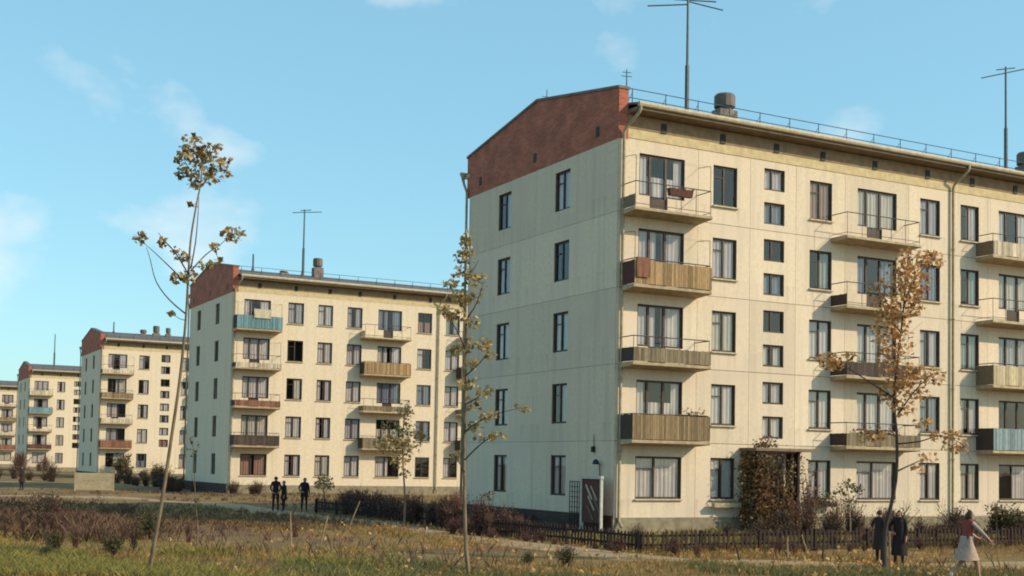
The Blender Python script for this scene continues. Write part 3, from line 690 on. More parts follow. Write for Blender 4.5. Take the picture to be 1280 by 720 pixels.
# ------------------------------------------------------------------ fences
def fence(label, pts, h, step, m, group=None, seed=1):
    r_ = random.Random(seed); root = tag(empty('picket_fence', (pts[0].x, pts[0].y, 0)), label, 'fence', group); org = Vector((pts[0].x, pts[0].y, 0))
    pk = MB(); w = .038; pk.loft([[(-w, y, 0), (w, y, 0), (w, y, h - .06), (0, y, h), (-w, y, h - .06)] for y in (-.011, .011)]); pkm = pk.mesh('picket', m)
    po = MB().bbox(-.05, .05, -.05, .05, -.1, h + .04).mesh('post', m)
    for a, b in zip(pts[:-1], pts[1:]):
        d = (b - a); L = d.length; d.normalize(); rz = math.atan2(d.y, d.x); nn = Vector((-d.y, d.x, 0))
        n = int(L / step)
        for i in range(n):
            if r_.random() < .04: continue
            q = a + d * (i * step + .07) - org - nn * .045
            o = obj('picket', pkm, root, (q.x, q.y, .05), rz); o.rotation_euler = (0, r_.gauss(0, .025), rz); o.scale = (1, 1, r_.uniform(.92, 1.06))
        for i in range(int(L / 2.2) + 1):
            q = a + d * i * 2.2 - org + nn * .055; obj('post', po, root, (q.x, q.y, 0), rz)
        for z in (.18, h - .16):
            rl = MB().box(0, L, -.02, .02, z, z + .065).build('rail', m, root); q = a - org; rl.location = (q.x, q.y, .02); rl.rotation_euler = (0, 0, rz)
    return root
def bp(u, v): return bl(u, v)
fence('low brown picket fence turning the corner round the garden of the largest block', [bp(-5.0, 2.2), bp(-4.4, -8.2), bp(19.5, -8.2)], .60, .17, M['wood'], seed=3)
fence('short picket fence close to the shaded gable wall', [bp(-2.2, 6.5), bp(-2.1, 1.6)], .6, .16, M['wood'], seed=4)
fence('dark picket fence running before the block with teal balcony', [gnd(394, 641), gnd(480, 650), gnd(575, 661)], .62, .17, M['wood'], seed=6)

# ------------------------------------------------------------------ trees
def tree(name, label, Y, trunk, branches, clusters, bark, lm, lsize, seed, r0=.06, r1=.012, group=None, twigs=True, cat='tree', bow=.25, dens=2.5, spread=1.12):
    """pixel polylines are laid out around the tree's own distance, each limb leaning forward or back"""
    r_ = random.Random(seed)
    dy = lambda k: 0 if k == 0 else r_.uniform(-1, 1) * bow
    base = gnd(*trunk[0]) if trunk[0][1] < 722 else at(*trunk[0], Y)
    base = Vector((base.x, Y, 0)); root = tag(empty(name, base), label, cat, group)
    tp = [at(x, y, Y) - base for x, y in trunk]; tp[0].z = -.12
    for i, p_ in enumerate(tp): p_.y += .10 * math.sin(i * 1.3 + seed)
    sp_ = spline(tp, 4); n = len(sp_)
    t_ = MB(); t_.tube(sp_, [r0 * (1.35 if i == 0 else 1) + (r1 - r0) * (i / (n - 1)) ** .8 for i in range(n)], 8); t_.build('trunk', bark[0], root, True)
    tips = list(sp_[n // 3:])
    for br in branches:
        off = r_.uniform(-1, 1) * bow
        pts = [at(x, y, Y) - base for x, y in br]
        for i, p_ in enumerate(pts): p_.y += off * (i / max(1, len(pts) - 1)) * 2.4 + .10 * math.sin(seed)
        q = spline(pts, 3); m_ = len(q)
        b_ = MB(); b_.tube(q, [r0 * .36 * (1 - .75 * i / (m_ - 1)) for i in range(m_)], 6); b_.build('branch', bark[1], root, True)
        tips += q[m_ // 2:]
    lf = MB(); tw = MB()
    for (x, y, rx, ry, k) in clusters:
        c = at(x, y, Y) - base; s = Y / FPX * spread
        near = min(tips, key=lambda t: (Vector((t.x - c.x, 0, t.z - c.z))).length); c.y = near.y + r_.uniform(-.1, .1)
        if twigs and (near - c).length > .04: tw.tube(spline([near, (near + c) / 2 + Vector((0, 0, -.03)), c], 2), [.009, .008, .007, .006, .004], 4)
        for _ in range(max(3, k // 3)):
            e = c + Vector((r_.gauss(0, .5) * rx * s, r_.gauss(0, .5) * rx * s, r_.gauss(0, .5) * ry * s)); tw.tube([c, e], [.005, .003], 3)
        leaf_cloud(lf, c, (rx * s, rx * s * .9, ry * s), int(k * dens), lsize, r_)
    tag(lf.build('crown', lm, root), kind='stuff')
    if tw.v: tag(tw.build('twigs', bark[1], root), kind='stuff')
    return root
tree('maple_sapling', 'tall leaning sapling with one brown leaf tuft high above bare forked branches', 26.5,
     [(183, 724), (193, 680), (205, 620), (216, 540), (224, 470), (231, 400), (236, 345), (240, 300), (246, 255), (250, 225), (252, 190)],
     [[(237, 335), (241, 300), (242, 262), (241, 240)], [(237, 338), (254, 316), (270, 302), (284, 286)], [(235, 356), (215, 336), (197, 318), (184, 306)], [(231, 392), (212, 375), (197, 353), (191, 325), (188, 312)], [(236, 345), (216, 314), (199, 296), (191, 286)], [(250, 232), (262, 214), (272, 200)], [(249, 228), (236, 212), (226, 196)], [(251, 205), (258, 188), (262, 180)]],
     [(250, 205, 27, 22, 48), (236, 190, 15, 13, 26), (262, 192, 14, 12, 22), (226, 214, 11, 8, 13), (277, 200, 9, 10, 11), (240, 174, 13, 5, 9), (256, 222, 20, 9, 20), (220, 198, 6, 5, 5), (272, 185, 7, 5, 5), (284, 214, 5, 4, 4), (244, 232, 9, 5, 7), (228, 182, 7, 6, 6), (284, 287, 15, 10, 24), (182, 302, 9, 8, 16), (199, 300, 7, 5, 7), (264, 307, 9, 5, 6), (214, 310, 7, 4, 5), (230, 322, 9, 5, 9), (222, 348, 10, 6, 14), (238, 345, 9, 7, 12), (258, 332, 10, 6, 10), (232, 250, 6, 3, 4), (268, 322, 5, 6, 7), (213, 391, 5, 3, 3)],
     (M['bark_pale'], M['bark']), L_gold, .12, 2, r0=.05, r1=.012, bow=.2)
tree('maple_sapling', 'slender straight sapling with sparse yellowing leaves before the gable', 27.8,
     [(588, 724), (583, 690), (581, 640), (580, 560), (582, 480), (583, 420), (582, 360), (584, 295)],
     [[(581, 575), (596, 560), (612, 548), (626, 545)], [(581, 540), (598, 528), (622, 518), (652, 511)], [(582, 505), (596, 498), (608, 486)], [(582, 470), (600, 455), (612, 440)], [(583, 440), (572, 415), (560, 398)], [(583, 400), (596, 380), (604, 356)], [(583, 390), (570, 370), (560, 350)], [(582, 350), (592, 335), (598, 322)], [(581, 590), (572, 575), (566, 568)]],
     [(583, 302, 7, 14, 14), (577, 320, 10, 10, 14), (588, 322, 10, 10, 12), (580, 345, 14, 12, 24), (598, 352, 12, 12, 14), (562, 352, 9, 6, 9), (575, 372, 14, 10, 20), (592, 372, 12, 8, 12), (558, 394, 10, 7, 13), (572, 398, 12, 8, 15), (590, 402, 12, 9, 12), (604, 432, 11, 9, 14), (588, 432, 11, 9, 12), (590, 455, 12, 8, 13), (612, 446, 8, 6, 8), (584, 478, 12, 10, 16), (606, 490, 11, 7, 12), (592, 505, 12, 8, 12), (612, 520, 14, 7, 13), (652, 511, 10, 5, 8), (606, 547, 12, 6, 11), (624, 545, 8, 5, 7), (594, 532, 10, 7, 9), (570, 570, 7, 6, 6), (568, 440, 8, 7, 8)],
     (M['bark_pale'], M['bark']), L_yellow, .118, 4, r0=.055, r1=.012)
tree('maple_tree', 'young maple with orange-brown leaves on a dark crooked trunk before the facade', 31.2,
     [(1106, 724), (1107, 692), (1108, 660), (1114, 628), (1119, 592), (1121, 545), (1119, 500), (1124, 440), (1128, 390), (1131, 345), (1136, 318)],
     [[(1129, 385), (1142, 352), (1160, 332), (1176, 322)], [(1126, 415), (1112, 395), (1108, 372)], [(1121, 500), (1090, 480), (1062, 462), (1036, 450)], [(1121, 520), (1140, 490), (1160, 468)], [(1120, 555), (1146, 552), (1170, 545), (1192, 556)], [(1120, 545), (1100, 540), (1082, 548)], [(1119, 590), (1140, 580), (1158, 572)], [(1127, 400), (1144, 385), (1152, 365)]],
     [(1140, 326, 14, 13, 24), (1158, 322, 8, 10, 10), (1172, 321, 12, 9, 20), (1124, 345, 13, 14, 26), (1140, 352, 16, 16, 34), (1112, 365, 15, 16, 34), (1132, 375, 18, 18, 44), (1150, 372, 9, 14, 16), (1118, 398, 18, 18, 44), (1104, 418, 14, 18, 32), (1122, 430, 15, 16, 34), (1110, 448, 12, 12, 20), (1042, 452, 17, 9, 26), (1034, 456, 9, 6, 10), (1066, 447, 6, 5, 5), (1120, 470, 15, 14, 26), (1142, 468, 16, 11, 28), (1162, 472, 11, 8, 15), (1114, 492, 12, 12, 18), (1138, 490, 18, 11, 26), (1128, 510, 13, 9, 16), (1168, 546, 10, 6, 9), (1192, 560, 8, 8, 10), (1184, 545, 5, 8, 6), (1158, 572, 10, 5, 8), (1146, 585, 7, 5, 6), (1085, 548, 10, 6, 9), (1150, 530, 10, 6, 9), (1100, 545, 8, 6, 7), (1178, 558, 12, 4, 8)],
     (M['bark'], M['bark']), L_orange, .115, 6, r0=.07, r1=.012, dens=3.6, spread=1.4)
tree('lime_sapling', 'small sapling with dense brown leaves before the teal-balconied block', 47.4,
     [(505, 661), (506, 620), (504, 580), (504, 540), (507, 505)], [[(504, 575), (488, 560), (474, 552)], [(504, 570), (520, 556), (528, 545)], [(505, 545), (490, 530), (482, 522)]],
     [(492, 552, 20, 14, 95), (508, 556, 18, 14, 80), (478, 556, 12, 10, 36), (525, 545, 10, 9, 30), (490, 535, 13, 10, 40), (508, 516, 11, 14, 40), (512, 540, 14, 10, 40), (498, 575, 15, 9, 46), (508, 592, 8, 6, 14)], (M['bark_pale'], M['bark']), L_gold, .13, 8, r0=.05, dens=1.6)
tree('lime_sapling', 'little yellow-leaved sapling standing beside the dark-clad men', 61.5,
     [(406, 641), (406, 625), (405, 610), (406, 592)], [[(406, 618), (398, 606)], [(406, 616), (413, 604)]], [(406, 602, 10, 9, 60), (398, 606, 6, 5, 22), (413, 608, 6, 5, 22)], (M['bark_mid'], M['bark']), L_yellow, .12, 9, r0=.05)
tree('young_sapling', 'thin sapling with a few dull green leaves right of the porch', 41,
     [(1062, 684), (1062, 650), (1061, 625), (1060, 604)], [[(1062, 630), (1052, 618)], [(1062, 628), (1072, 614)]], [(1060, 608, 11, 8, 26), (1050, 616, 8, 5, 14), (1072, 612, 8, 6, 14), (1060, 630, 7, 8, 8)], (M['wood_pale'], M['bark']), L_green, .10, 10, r0=.03, r1=.008)
tree('young_sapling', 'bare twiggy sapling among tall weeds beside the leaning sapling', 33.4,
     [(247, 692), (246, 660), (243, 620), (243, 580), (242, 545)], [[(246, 650), (256, 625)], [(244, 610), (236, 588)]], [(243, 560, 8, 14, 8), (250, 628, 8, 10, 8)], (M['bark_mid'], M['bark']), L_green, .09, 12, r0=.026, r1=.006)
tree('young_sapling', 'knee-high withered sapling against the shaded gable', 43.2,
     [(612, 668), (612, 650), (610, 632), (613, 614)], [[(611, 640), (600, 622)], [(611, 636), (620, 618)]], [(610, 620, 10, 6, 18), (601, 622, 5, 5, 7)], (M['bark_mid'], M['bark']), L_brown, .09, 13, r0=.022, r1=.006)
tree('young_sapling', 'thin pale sapling near the blue-grey balcony with few leaves', 40,
     [(1246, 690), (1246, 665), (1245, 645), (1244, 630)], [[(1246, 655), (1238, 640)]], [(1244, 634, 6, 6, 9), (1238, 640, 4, 4, 5)], (M['bark_mid'], M['bark']), L_brown, .10, 14, r0=.02, r1=.006)
for i, (a, b, lab) in enumerate((((399, 686), (410, 644), 'pale wooden stake leaning beside the trodden path'), ((434, 664), (450, 626), 'thin pale stake tilted before the dark picket fence'), ((364, 690), (363, 640), 'upright thin pale stake in the dry grass'), ((925, 700), (918, 676), 'short dark stake outside the picket fence corner'), ((1012, 700), (1002, 668), 'pale stake leaning towards the vine-covered porch'), ((985, 702), (984, 672), 'pale stake upright in front of the vine-covered porch'), ((1113, 722), (1112, 664), 'pale support stake beside the crooked maple trunk'), ((1008 + 20, 702), (1030, 664), 'thin grey stake near the green flower box'))):
    B = gnd(*a); T_ = at(*b, B.y + .05); o = MB().tube([(0, 0, -.1), (T_ - B) * .5, T_ - B], [.024, .022, .016], 7).build('stake', M['wood_pale'] if 'pale' in lab else M['wood']); o.location = B; tag(o, lab, 'stake')

# ------------------------------------------------------------------ shrubs
def shrub_meshes(seed, h, w, nt, nl, lsz):
    r_ = random.Random(seed); t_ = MB(); l_ = MB()
    for _ in range(nt):
        a = r_.uniform(0, 6.283); sp_ = abs(r_.gauss(0, .45)) * w; hh = h * r_.uniform(.55, 1.05)
        b = Vector((r_.gauss(0, .12) * w, r_.gauss(0, .12) * w, -.03)); e = b + Vector((math.cos(a) * sp_, math.sin(a) * sp_, hh)); m_ = (b + e) / 2 + Vector((r_.gauss(0, .05), r_.gauss(0, .05), .05))
        t_.tube([b, m_, e], [.013, .010, .005], 3)
        for _k in range(2):
            f_ = m_.lerp(e, r_.random()); t_.tube([f_, f_ + Vector((r_.gauss(0, .13), r_.gauss(0, .13), abs(r_.gauss(0, .16))))], [.007, .003], 3)
        for _k in range(nl): leaf(l_, m_.lerp(e, r_.uniform(-.4, 1)) + Vector((r_.gauss(0, .09), r_.gauss(0, .09), r_.gauss(0, .07))), lsz * r_.uniform(.6, 1.2), r_)
    return t_, l_
M['twig_red'] = mat('reddish_twig', (.13, .062, .050), .9, (.085, .04, .035), 9, 3)
M['twig_dark'] = mat('dark_twig', (.075, .045, .035), .9, (.05, .03, .026), 9, 3)
L_rust = leafmat('rusty_dead_leaf', [(.10, .05, .036), (.18, .088, .056), (.26, .14, .08), (.15, .09, .05)], .2)
L_olive = leafmat('olive_leaf', [(.06, .055, .022), (.11, .10, .04), (.17, .14, .05), (.10, .07, .035)], .25)
L_darkl = leafmat('dark_withered_leaf', [(.08, .052, .034), (.15, .10, .058), (.22, .155, .08), (.12, .08, .045)], .2)
KIND = {}
for nm, (tm, lm, h, w, nt_, nl, ls) in dict(red=(M['twig_red'], L_rust, 1.05, .75, 64, 5, .07), dark=(M['twig_dark'], L_darkl, 1.05, .9, 64, 7, .075), olive=(M['twig_dark'], L_olive, 1.3, .9, 60, 11, .11), tall=(M['twig_red'], L_brown, 1.7, .7, 40, 4, .09)).items():
    KIND[nm] = []
    for s_ in range(3):
        t_, l_ = shrub_meshes(s_ * 7 + len(nm), h, w, nt_, nl, ls); KIND[nm].append((t_.mesh('twigs', tm), l_.mesh('leaves', lm)))
rs = random.Random(77)
def shrub(kind, loc, label, group, sc=1.0):
    t_, l_ = rs.choice(KIND[kind]); z = rs.uniform(0, 6.28); sc *= rs.choice((.65, .8, .95, 1.1, 1.3))
    root = tag(empty('shrub', (loc.x, loc.y, 0), z), label, 'shrub', group); root.scale = (sc * rs.uniform(.9, 1.15),) * 2 + (sc * rs.uniform(.8, 1.15),)
    obj('twigs', t_, root); o = obj('leaves', l_, root); o['kind'] = 'stuff'
def row(kind, pts, step, jit, label, group, sc=1.0):
    for a, b in zip(pts[:-1], pts[1:]):
        n = max(1, int((b - a).length / step))
        for i in range(n): shrub(kind, a.lerp(b, (i + rs.random() * .6) / n) + Vector((rs.gauss(0, jit), rs.gauss(0, jit), 0)), label, group, sc)
row('red', [gnd(432, 643), gnd(505, 652), gnd(585, 664)], .62, .25, 'bare reddish twiggy shrub of the hedge behind the dark picket fence', 'reddish hedge behind the dark fence', .95)
row('red', [gnd(585, 668), gnd(655, 674)], .55, .3, 'bare reddish shrub at the end of the garden fence beside the gable', 'reddish shrubs beside the gable', .9)
row('dark', [bp(3.0, -3.2), bp(19, -3.0)], .8, .35, 'dark leafless shrub in the front garden under the sunny facade', 'dark shrubs in the front garden', .85)
row('red', [bp(1.5, -6.6), bp(19, -6.6)], 1.15, .4, 'low reddish shrub just inside the long garden fence', 'low shrubs inside the garden fence', .75)
row('olive', [bp(15.5, -3.6), bp(18.5, -3.6)], .9, .3, 'bushy olive shrub in the garden under the blue-grey balcony', 'olive shrubs under the blue-grey balcony', 1.05)
row('tall', [bp(5.6, -2.6), bp(9.2, -2.7)], .7, .25, 'tall withered brown shrub in front of the porch', 'withered shrubs at the porch', .9)
row('dark', [bp(-1.5, 49.0), bp(4.2, 48.8)], 1.0, .4, 'dark low shrub along the foot of the teal-balconied block', 'dark shrubs by the second block', .8)
row('dark', [bp(-2.0, 62), bp(-1.8, 52)], 1.1, .4, 'dark shrub along the shaded gable of the teal-balconied block', 'dark shrubs by the second gable', 1.0)
row('dark', [gnd(140, 604), gnd(240, 611)], 1.1, .5, 'dark shrub of the hedge before the square-windowed block', 'dark hedge before the third block', .85)
row('olive', [bp(2.8, 105), bp(8.5, 105)], 1.1, .6, 'olive bush growing at the foot of the square-windowed block', 'olive bushes by the third block', 1.5)
row('red', [bp(-1.0, 166), bp(5, 166)], 1.5, .6, 'brown bush at the foot of the narrow far block', 'brown bushes by the fourth block', 1.9)
row('dark', [gnd(-10, 598), gnd(85, 602)], 1.6, .6, 'dark shrub on the far side of the distant path', 'dark shrubs by the distant path', 1.2)
row('red', [gnd(-5, 664), gnd(60, 655), gnd(135, 652)], .85, .7, 'rusty weed bush at the near side of the trodden path', 'rusty bushes along the path', .6)
row('dark', [gnd(-5, 650), gnd(62, 648)], .5, .9, 'dark weed bush in the thicket beside the trodden path', 'dark bushes beside the path', .85)
row('olive', [gnd(150, 676), gnd(245, 676)], 1.0, .6, 'dull olive bush among the weeds by the leaning sapling', 'olive bushes by the leaning sapling', .55)
row('olive', [gnd(650, 706), gnd(765, 708)], .9, .5, 'low grey-green bush in the meadow outside the fence corner', 'green bushes in the meadow', .48)

row('red', [bp(-5.6, 1.5), bp(-5.0, -8.9)], .7, .35, 'knee-high rusty weed outside the fence beside the gable', 'rusty weeds outside the side fence', .42)
row('red', [bp(-4.0, -8.9), bp(17, -8.9)], .85, .3, 'knee-high rusty weed outside the long garden fence', 'rusty weeds outside the long fence', .36)
row('tall', [bp(-3.6, -6.5), bp(4, -6.8)], 1.2, .7, 'loose brown weed bush inside the garden fence corner', 'brown weeds inside the fence corner', .42)
row('dark', [gnd(0, 662), gnd(70, 668), gnd(160, 660)], .6, 1.2, 'dark brown weed clump in the thicket at the meadow edge', 'dark clumps at the meadow edge', .5)
row('tall', [gnd(60, 690), gnd(330, 672)], 1.3, 1.0, 'loose tall brown weed in the meadow around the leaning sapling', 'tall weeds in the meadow', .4)
row('olive', [gnd(10, 700), gnd(175, 695)], .8, .8, 'yellowing weed clump in the grass left of the leaning sapling', 'yellowing weed clumps', .38)
# ------------------------------------------------------------------ grass
def grass(name, n, region, hmean, lm, seed, mask, wid=.02, lean=.35, label=None, cat='grass', clump=5):
    rg = np.random.default_rng(seed); V = []; F_ = []; T_ = []; k = 0
    x0, x1, y0, y1 = region; cnt = 0; tries = 0
    while cnt < n and tries < n * 12:
        tries += 1
        u = rg.random(); y = 1 / (1 / y0 + (1 / y1 - 1 / y0) * u)          # thicker where it is nearer
        x = rg.uniform(x0, x1) * y / y0
        if rg.random() > mask(x, y): continue
        for _ in range(clump):
            px, py = x + rg.normal(0, .10), y + rg.normal(0, .10); h = hmean * rg.uniform(.45, 1.5); a = rg.uniform(0, 6.283); w = wid * (.5 + .5 * y / 30)
            dx, dy = math.cos(a) * w, math.sin(a) * w; lx, ly = rg.normal(0, lean) * h, rg.normal(0, lean) * h; z = zg(px, py) - .02
            V += [(px - dx, py - dy, z), (px + dx, py + dy, z), (px + dx * .6 + lx * .4, py + dy * .6 + ly * .4, z + h * .6), (px + lx, py + ly, z + h)]
            F_ += [(k, k + 1, k + 2), (k, k + 2, k + 3)]; t = min(1, max(0, rg.normal(.5, .25))); T_ += [t, t]; k += 4; cnt += 1
    me = bpy.data.meshes.new(name); me.from_pydata(V, [], F_); me.materials.append(lm)
    a_ = me.attributes.new('tint', 'FLOAT', 'FACE'); a_.data.foreach_set('value', T_)
    o = obj(name, me); tag(o, label, cat, kind='stuff'); return o
def sn(x, y, s, ph): return .5 + .25 * (math.sin(x * s + ph) * math.cos(y * s * 1.3 + ph * 2) + math.sin((x + y) * s * .6 + ph * 3) * 1.0)
pc = spline([gnd(*q) for q in PATH], 6)
PCX = np.array([(q.x, q.y) for q in pc])
def offpath(x, y):
    d = np.min(np.hypot(PCX[:, 0] - x, PCX[:, 1] - y)); return 0.06 if d < .7 else min(1, .06 + (d - .7) / .8)
G_dry = leafmat('dry_grass', [(.17, .09, .03), (.30, .175, .055), (.40, .25, .08), (.25, .17, .055)], .25)
G_green = leafmat('green_grass', [(.08, .085, .034), (.135, .14, .055), (.19, .18, .07), (.27, .21, .09)], .3)
G_yel = leafmat('yellow_green_grass', [(.12, .11, .034), (.22, .19, .055), (.32, .27, .075), (.23, .16, .06)], .3)
G_red2 = leafmat('red_brown_weeds', [(.06, .032, .024), (.115, .062, .04), (.17, .095, .055), (.13, .09, .045)], .15)
G_red = leafmat('red_weed_stems', [(.07, .035, .028), (.12, .06, .042), (.17, .10, .06)], .1)
grass('dry_grass', 90000, (-15, 16, 24, 62), .14, G_dry, 1, lambda x, y: offpath(x, y) * min(1, max(0, 2.6 * (sn(x, y, .45, 1) - .28)))  , .010, label='short dry ochre grass across the open ground')
grass('green_grass', 45000, (-12, 14, 24.5, 32), .15, G_green, 2, lambda x, y: offpath(x, y) * (1 if sn(x, y, .6, 4) > .45 and x > -5 and y < 31 + 2 * sn(x, y, 1.1, 3) else .06)  , .009, label='dull green grass in clumps at the meadow edge')
grass('yellow_grass', 45000, (-13.5, -2, 24.5, 36), .20, G_yel, 3, lambda x, y: offpath(x, y) * (1 if sn(x, y, .8, 2) > .47 and x < -4.5 + 2 * sn(x, y, 1, 1) and y < 30 + 5 * sn(x, y, .9, 5) else .04)  , .009, label='tall yellow-green weeds left of the leaning sapling')
grass('weed_stems', 3500, (-14, 16, 29, 60), .30, G_red, 5, lambda x, y: offpath(x, y) * (1 if sn(x, y, .7, 7) > .60 else .05), .006, .25, 'reddish dead weed stems scattered over the rough ground', 'weeds', 4)
grass('weed_cover', 18000, (-22, -3, 38, 92), .16, G_red2, 8, lambda x, y: offpath(x, y) * (1 if sn(x, y, .35, 2) > .42 and y > 40 + .9 * (x + 12) else .10), .014, .45, 'reddish-brown dead weeds covering the ground either side of the trodden path', 'weeds', 7)
grass('thicket_weeds', 5000, (-18, -11, 36, 60), .40, G_red2, 9, lambda x, y: offpath(x, y) * (1 if sn(x, y, .5, 6) > .45 else .1), .013, .4, 'dense dark weed thicket at the meadow corner', 'weeds', 9)
def lawn(x, y):
    q = Vector((x, y, 0)) - C0; u, v = q.dot(DV), q.dot(GV); return 1 if (-4 < u < 24 and -8.1 < v < -.2) else 0
grass('garden_grass', 16000, (1, 22, 36, 60), .20, G_yel, 6, lambda x, y: lawn(x, y) * .9, .016, label='unmown grass in the fenced front garden')

fl = MB(); rf_ = random.Random(31)
for (bx, by, n_, sp_) in ((-7.6, 26.6, 130, 1.6), (-.9, 27.9, 170, 1.7), (9.4, 31.2, 420, 2.2), (-4, 47.4, 160, 1.5), (7.5, 40, 260, 2.5), (2, 33, 200, 5), (-6, 36, 160, 5)):
    for _ in range(n_):
        x, y = bx + rf_.gauss(0, sp_), by + rf_.gauss(0, sp_); leaf(fl, Vector((x, y, zg(x, y) + .05 + .08 * rf_.random())), rf_.uniform(.09, .15), rf_)
tag(fl.build('fallen_leaves', L_orange), 'fallen orange leaves scattered on the grass around the young trees', 'leaves', kind='stuff')
# ------------------------------------------------------------------ beige board far left
b0 = gnd(95, 614); p = tag(empty('concrete_board', (b0.x, b0.y, 0), ROTB * .8), 'low beige concrete board with dark worn marks before the square-windowed block', 'board')
p.scale = (1, 1, .78)
MB().bbox(-.1, 2.5, -.08, .08, .12, 1.66, .03).build('panel', M['board'], p)
fm = MB().box(-.14, -.02, -.1, .1, 0, 1.7).mesh('post', M['board']); obj('post', fm, p); obj('post', fm, p, (2.56, 0, 0))
for x, z, w, h in ((.45, .92, .18, .16), (.75, .86, .10, .24), (.98, .92, .22, .13), (1.35, .9, .15, .2), (1.62, .94, .25, .12), (1.98, .88, .1, .2)):
    MB().loft([[(x, y, z), (x + w, y, z + .02), (x + w * .9, y, z + h), (x + .03, y, z + h * .85)] for y in (-.086, -.082)]).build('mark', M['plinth'], p)

# ------------------------------------------------------------------ people
SK = mat('skin', (.42, .22, .14), .6); HAIR = mat('brown_hair', (.055, .03, .02), .6, (.035, .02, .014), 30, 2); SHOE = mat('dark_shoe', (.03, .022, .02), .5)
def cloth(name, c): return mat(name, c, .9, tuple(x * .75 for x in c), 14, 3, .3, 50)
def person(label, loc, rz, H_, pose, top, legs, shoe=SHOE, skin_legs=False, coat=None, skirt=None, hair_long=False, hat=None, group=None, sleeve=None):
    """pose: dict of joint offsets in metres for a 1.70 m body, x = its right, y = ahead"""
    J = dict(pelvis=(0, 0, .93), spine=(0, .0, 1.12), chest=(0, .01, 1.32), neck=(0, .01, 1.46), head=(0, .035, 1.565), crown=(0, .03, 1.64),
             shR=(.17, 0, 1.39), elR=(.22, .0, 1.11), wrR=(.23, .07, .86), haR=(.23, .09, .78), shL=(-.17, 0, 1.39), elL=(-.22, .0, 1.11), wrL=(-.23, .07, .86), haL=(-.23, .09, .78),
             hiR=(.09, 0, .88), knR=(.10, .02, .48), anR=(.10, -.02, .09), toR=(.11, .13, .035), hiL=(-.09, 0, .88), knL=(-.10, .02, .48), anL=(-.10, -.02, .09), toL=(-.11, .13, .035))
    J.update(pose)
    RAD = dict(pelvis=(.15, .115), spine=(.13, .10), chest=(.155, .11), neck=(.05, .055), head=(.075, .092), crown=(.06, .072), shR=(.065, .06), shL=(.065, .06), elR=(.042, .042), elL=(.042, .042), wrR=(.028, .028), wrL=(.028, .028), haR=(.036, .02), haL=(.036, .02), hiR=(.095, .095), hiL=(.095, .095), knR=(.062, .062), knL=(.062, .062), anR=(.042, .045), anL=(.042, .045), toR=(.035, .03), toL=(.035, .03))
    E_ = [('pelvis', 'spine'), ('spine', 'chest'), ('chest', 'neck'), ('neck', 'head'), ('head', 'crown')]
    for s in 'RL': E_ += [('chest', 'sh' + s), ('sh' + s, 'el' + s), ('el' + s, 'wr' + s), ('wr' + s, 'ha' + s), ('pelvis', 'hi' + s), ('hi' + s, 'kn' + s), ('kn' + s, 'an' + s), ('an' + s, 'to' + s)]
    names = list(J); ix = {n: i for i, n in enumerate(names)}
    me = bpy.data.meshes.new('tmp'); me.from_pydata([J[n] for n in names], [(ix[a], ix[b]) for a, b in E_], [])
    tmp = obj('tmp', me); sm_ = tmp.modifiers.new('s', 'SKIN'); sm_.use_smooth_shade = True
    for i, n in enumerate(names):
        me.skin_vertices[0].data[i].radius = RAD[n]; me.skin_vertices[0].data[i].use_root = (n == 'pelvis')
    tmp.modifiers.new('u', 'SUBSURF').levels = 2
    dg = bpy.context.evaluated_depsgraph_get(); ev = tmp.evaluated_get(dg); bm_ = bpy.data.meshes.new_from_object(ev)
    vs = [tuple(v.co) for v in bm_.vertices]; fs = [tuple(p_.vertices) for p_ in bm_.polygons]
    bpy.data.objects.remove(tmp)
    mb = MB(); mb.v = vs; mb.f = fs
    segs = [(Vector(J[a]), Vector(J[b]), a, b) for a, b in E_]
    def reg(c):
        best = None
        for a, b, na, nb in segs:
            t = max(0, min(1, (c - a).dot(b - a) / max(1e-6, (b - a).length_squared))); d = (c - a.lerp(b, t)).length - (RAD[na][0] * (1 - t) + RAD[nb][0] * t)
            if best is None or d < best[0]: best = (d, na, nb, t)
        return best
    for f_ in fs:
        c = sum((Vector(vs[i]) for i in f_), Vector()) / len(f_); _, a, b, t = reg(c); s = 1
        if b in ('head', 'crown') or (b == 'neck' and t > .6): s = 0
        elif b.startswith('ha') or (b.startswith('wr') and t > .85): s = 0
        elif b.startswith('to') or (b.startswith('an') and t > .9): s = 3
        elif b[:2] in ('kn', 'an') or (b[:2] == 'hi' and t > .6): s = 0 if skin_legs else 2
        elif b[:2] in ('el', 'wr'): s = 4
        elif a == 'pelvis' and c.z < .93: s = 2
        mb.mi.append(s); mb.t.append(.5)
    for s in 'RL':                                            # five separate bent fingers on each hand
        w, h = Vector(J['wr' + s]), Vector(J['ha' + s]); d = (h - w).normalized(); sd = d.cross(Vector((1, 0, 0)) if abs(d.x) < .9 else Vector((0, 1, 0))).normalized(); bn = d.cross(sd)
        for k, (o_, ln) in enumerate(((-.027, .062), (-.009, .075), (.009, .07), (.027, .055))):
            p0 = h + sd * o_; p1 = p0 + d * (.02 + ln * .55); p2 = p1 + (d * .7 - bn * .6) * ln * .5; mb.tube([p0, p1, p2], [.0095, .009, .007], 5)
        p0 = w.lerp(h, .45) - sd * .024; mb.tube([p0, p0 - sd * .025 + d * .03, p0 - sd * .03 + d * .062], [.011, .010, .008], 5)
    hd = Vector(J['head'])
    mb.loft([[(hd.x + sx, hd.y + yy, hd.z + zz) for sx, zz in q] for yy, q in ((.075, [(-.018, -.03), (.018, -.03), (.008, .02), (-.008, .02)]), (.108, [(-.008, -.024), (.008, -.024), (.003, .0), (-.003, .0)]))])   # nose
    n0 = len(mb.f)
    for sx in (-.032, .032): mb.box(hd.x + sx - .012, hd.x + sx + .012, hd.y + .078, hd.y + .092, hd.z + .012, hd.z + .024)          # eyes
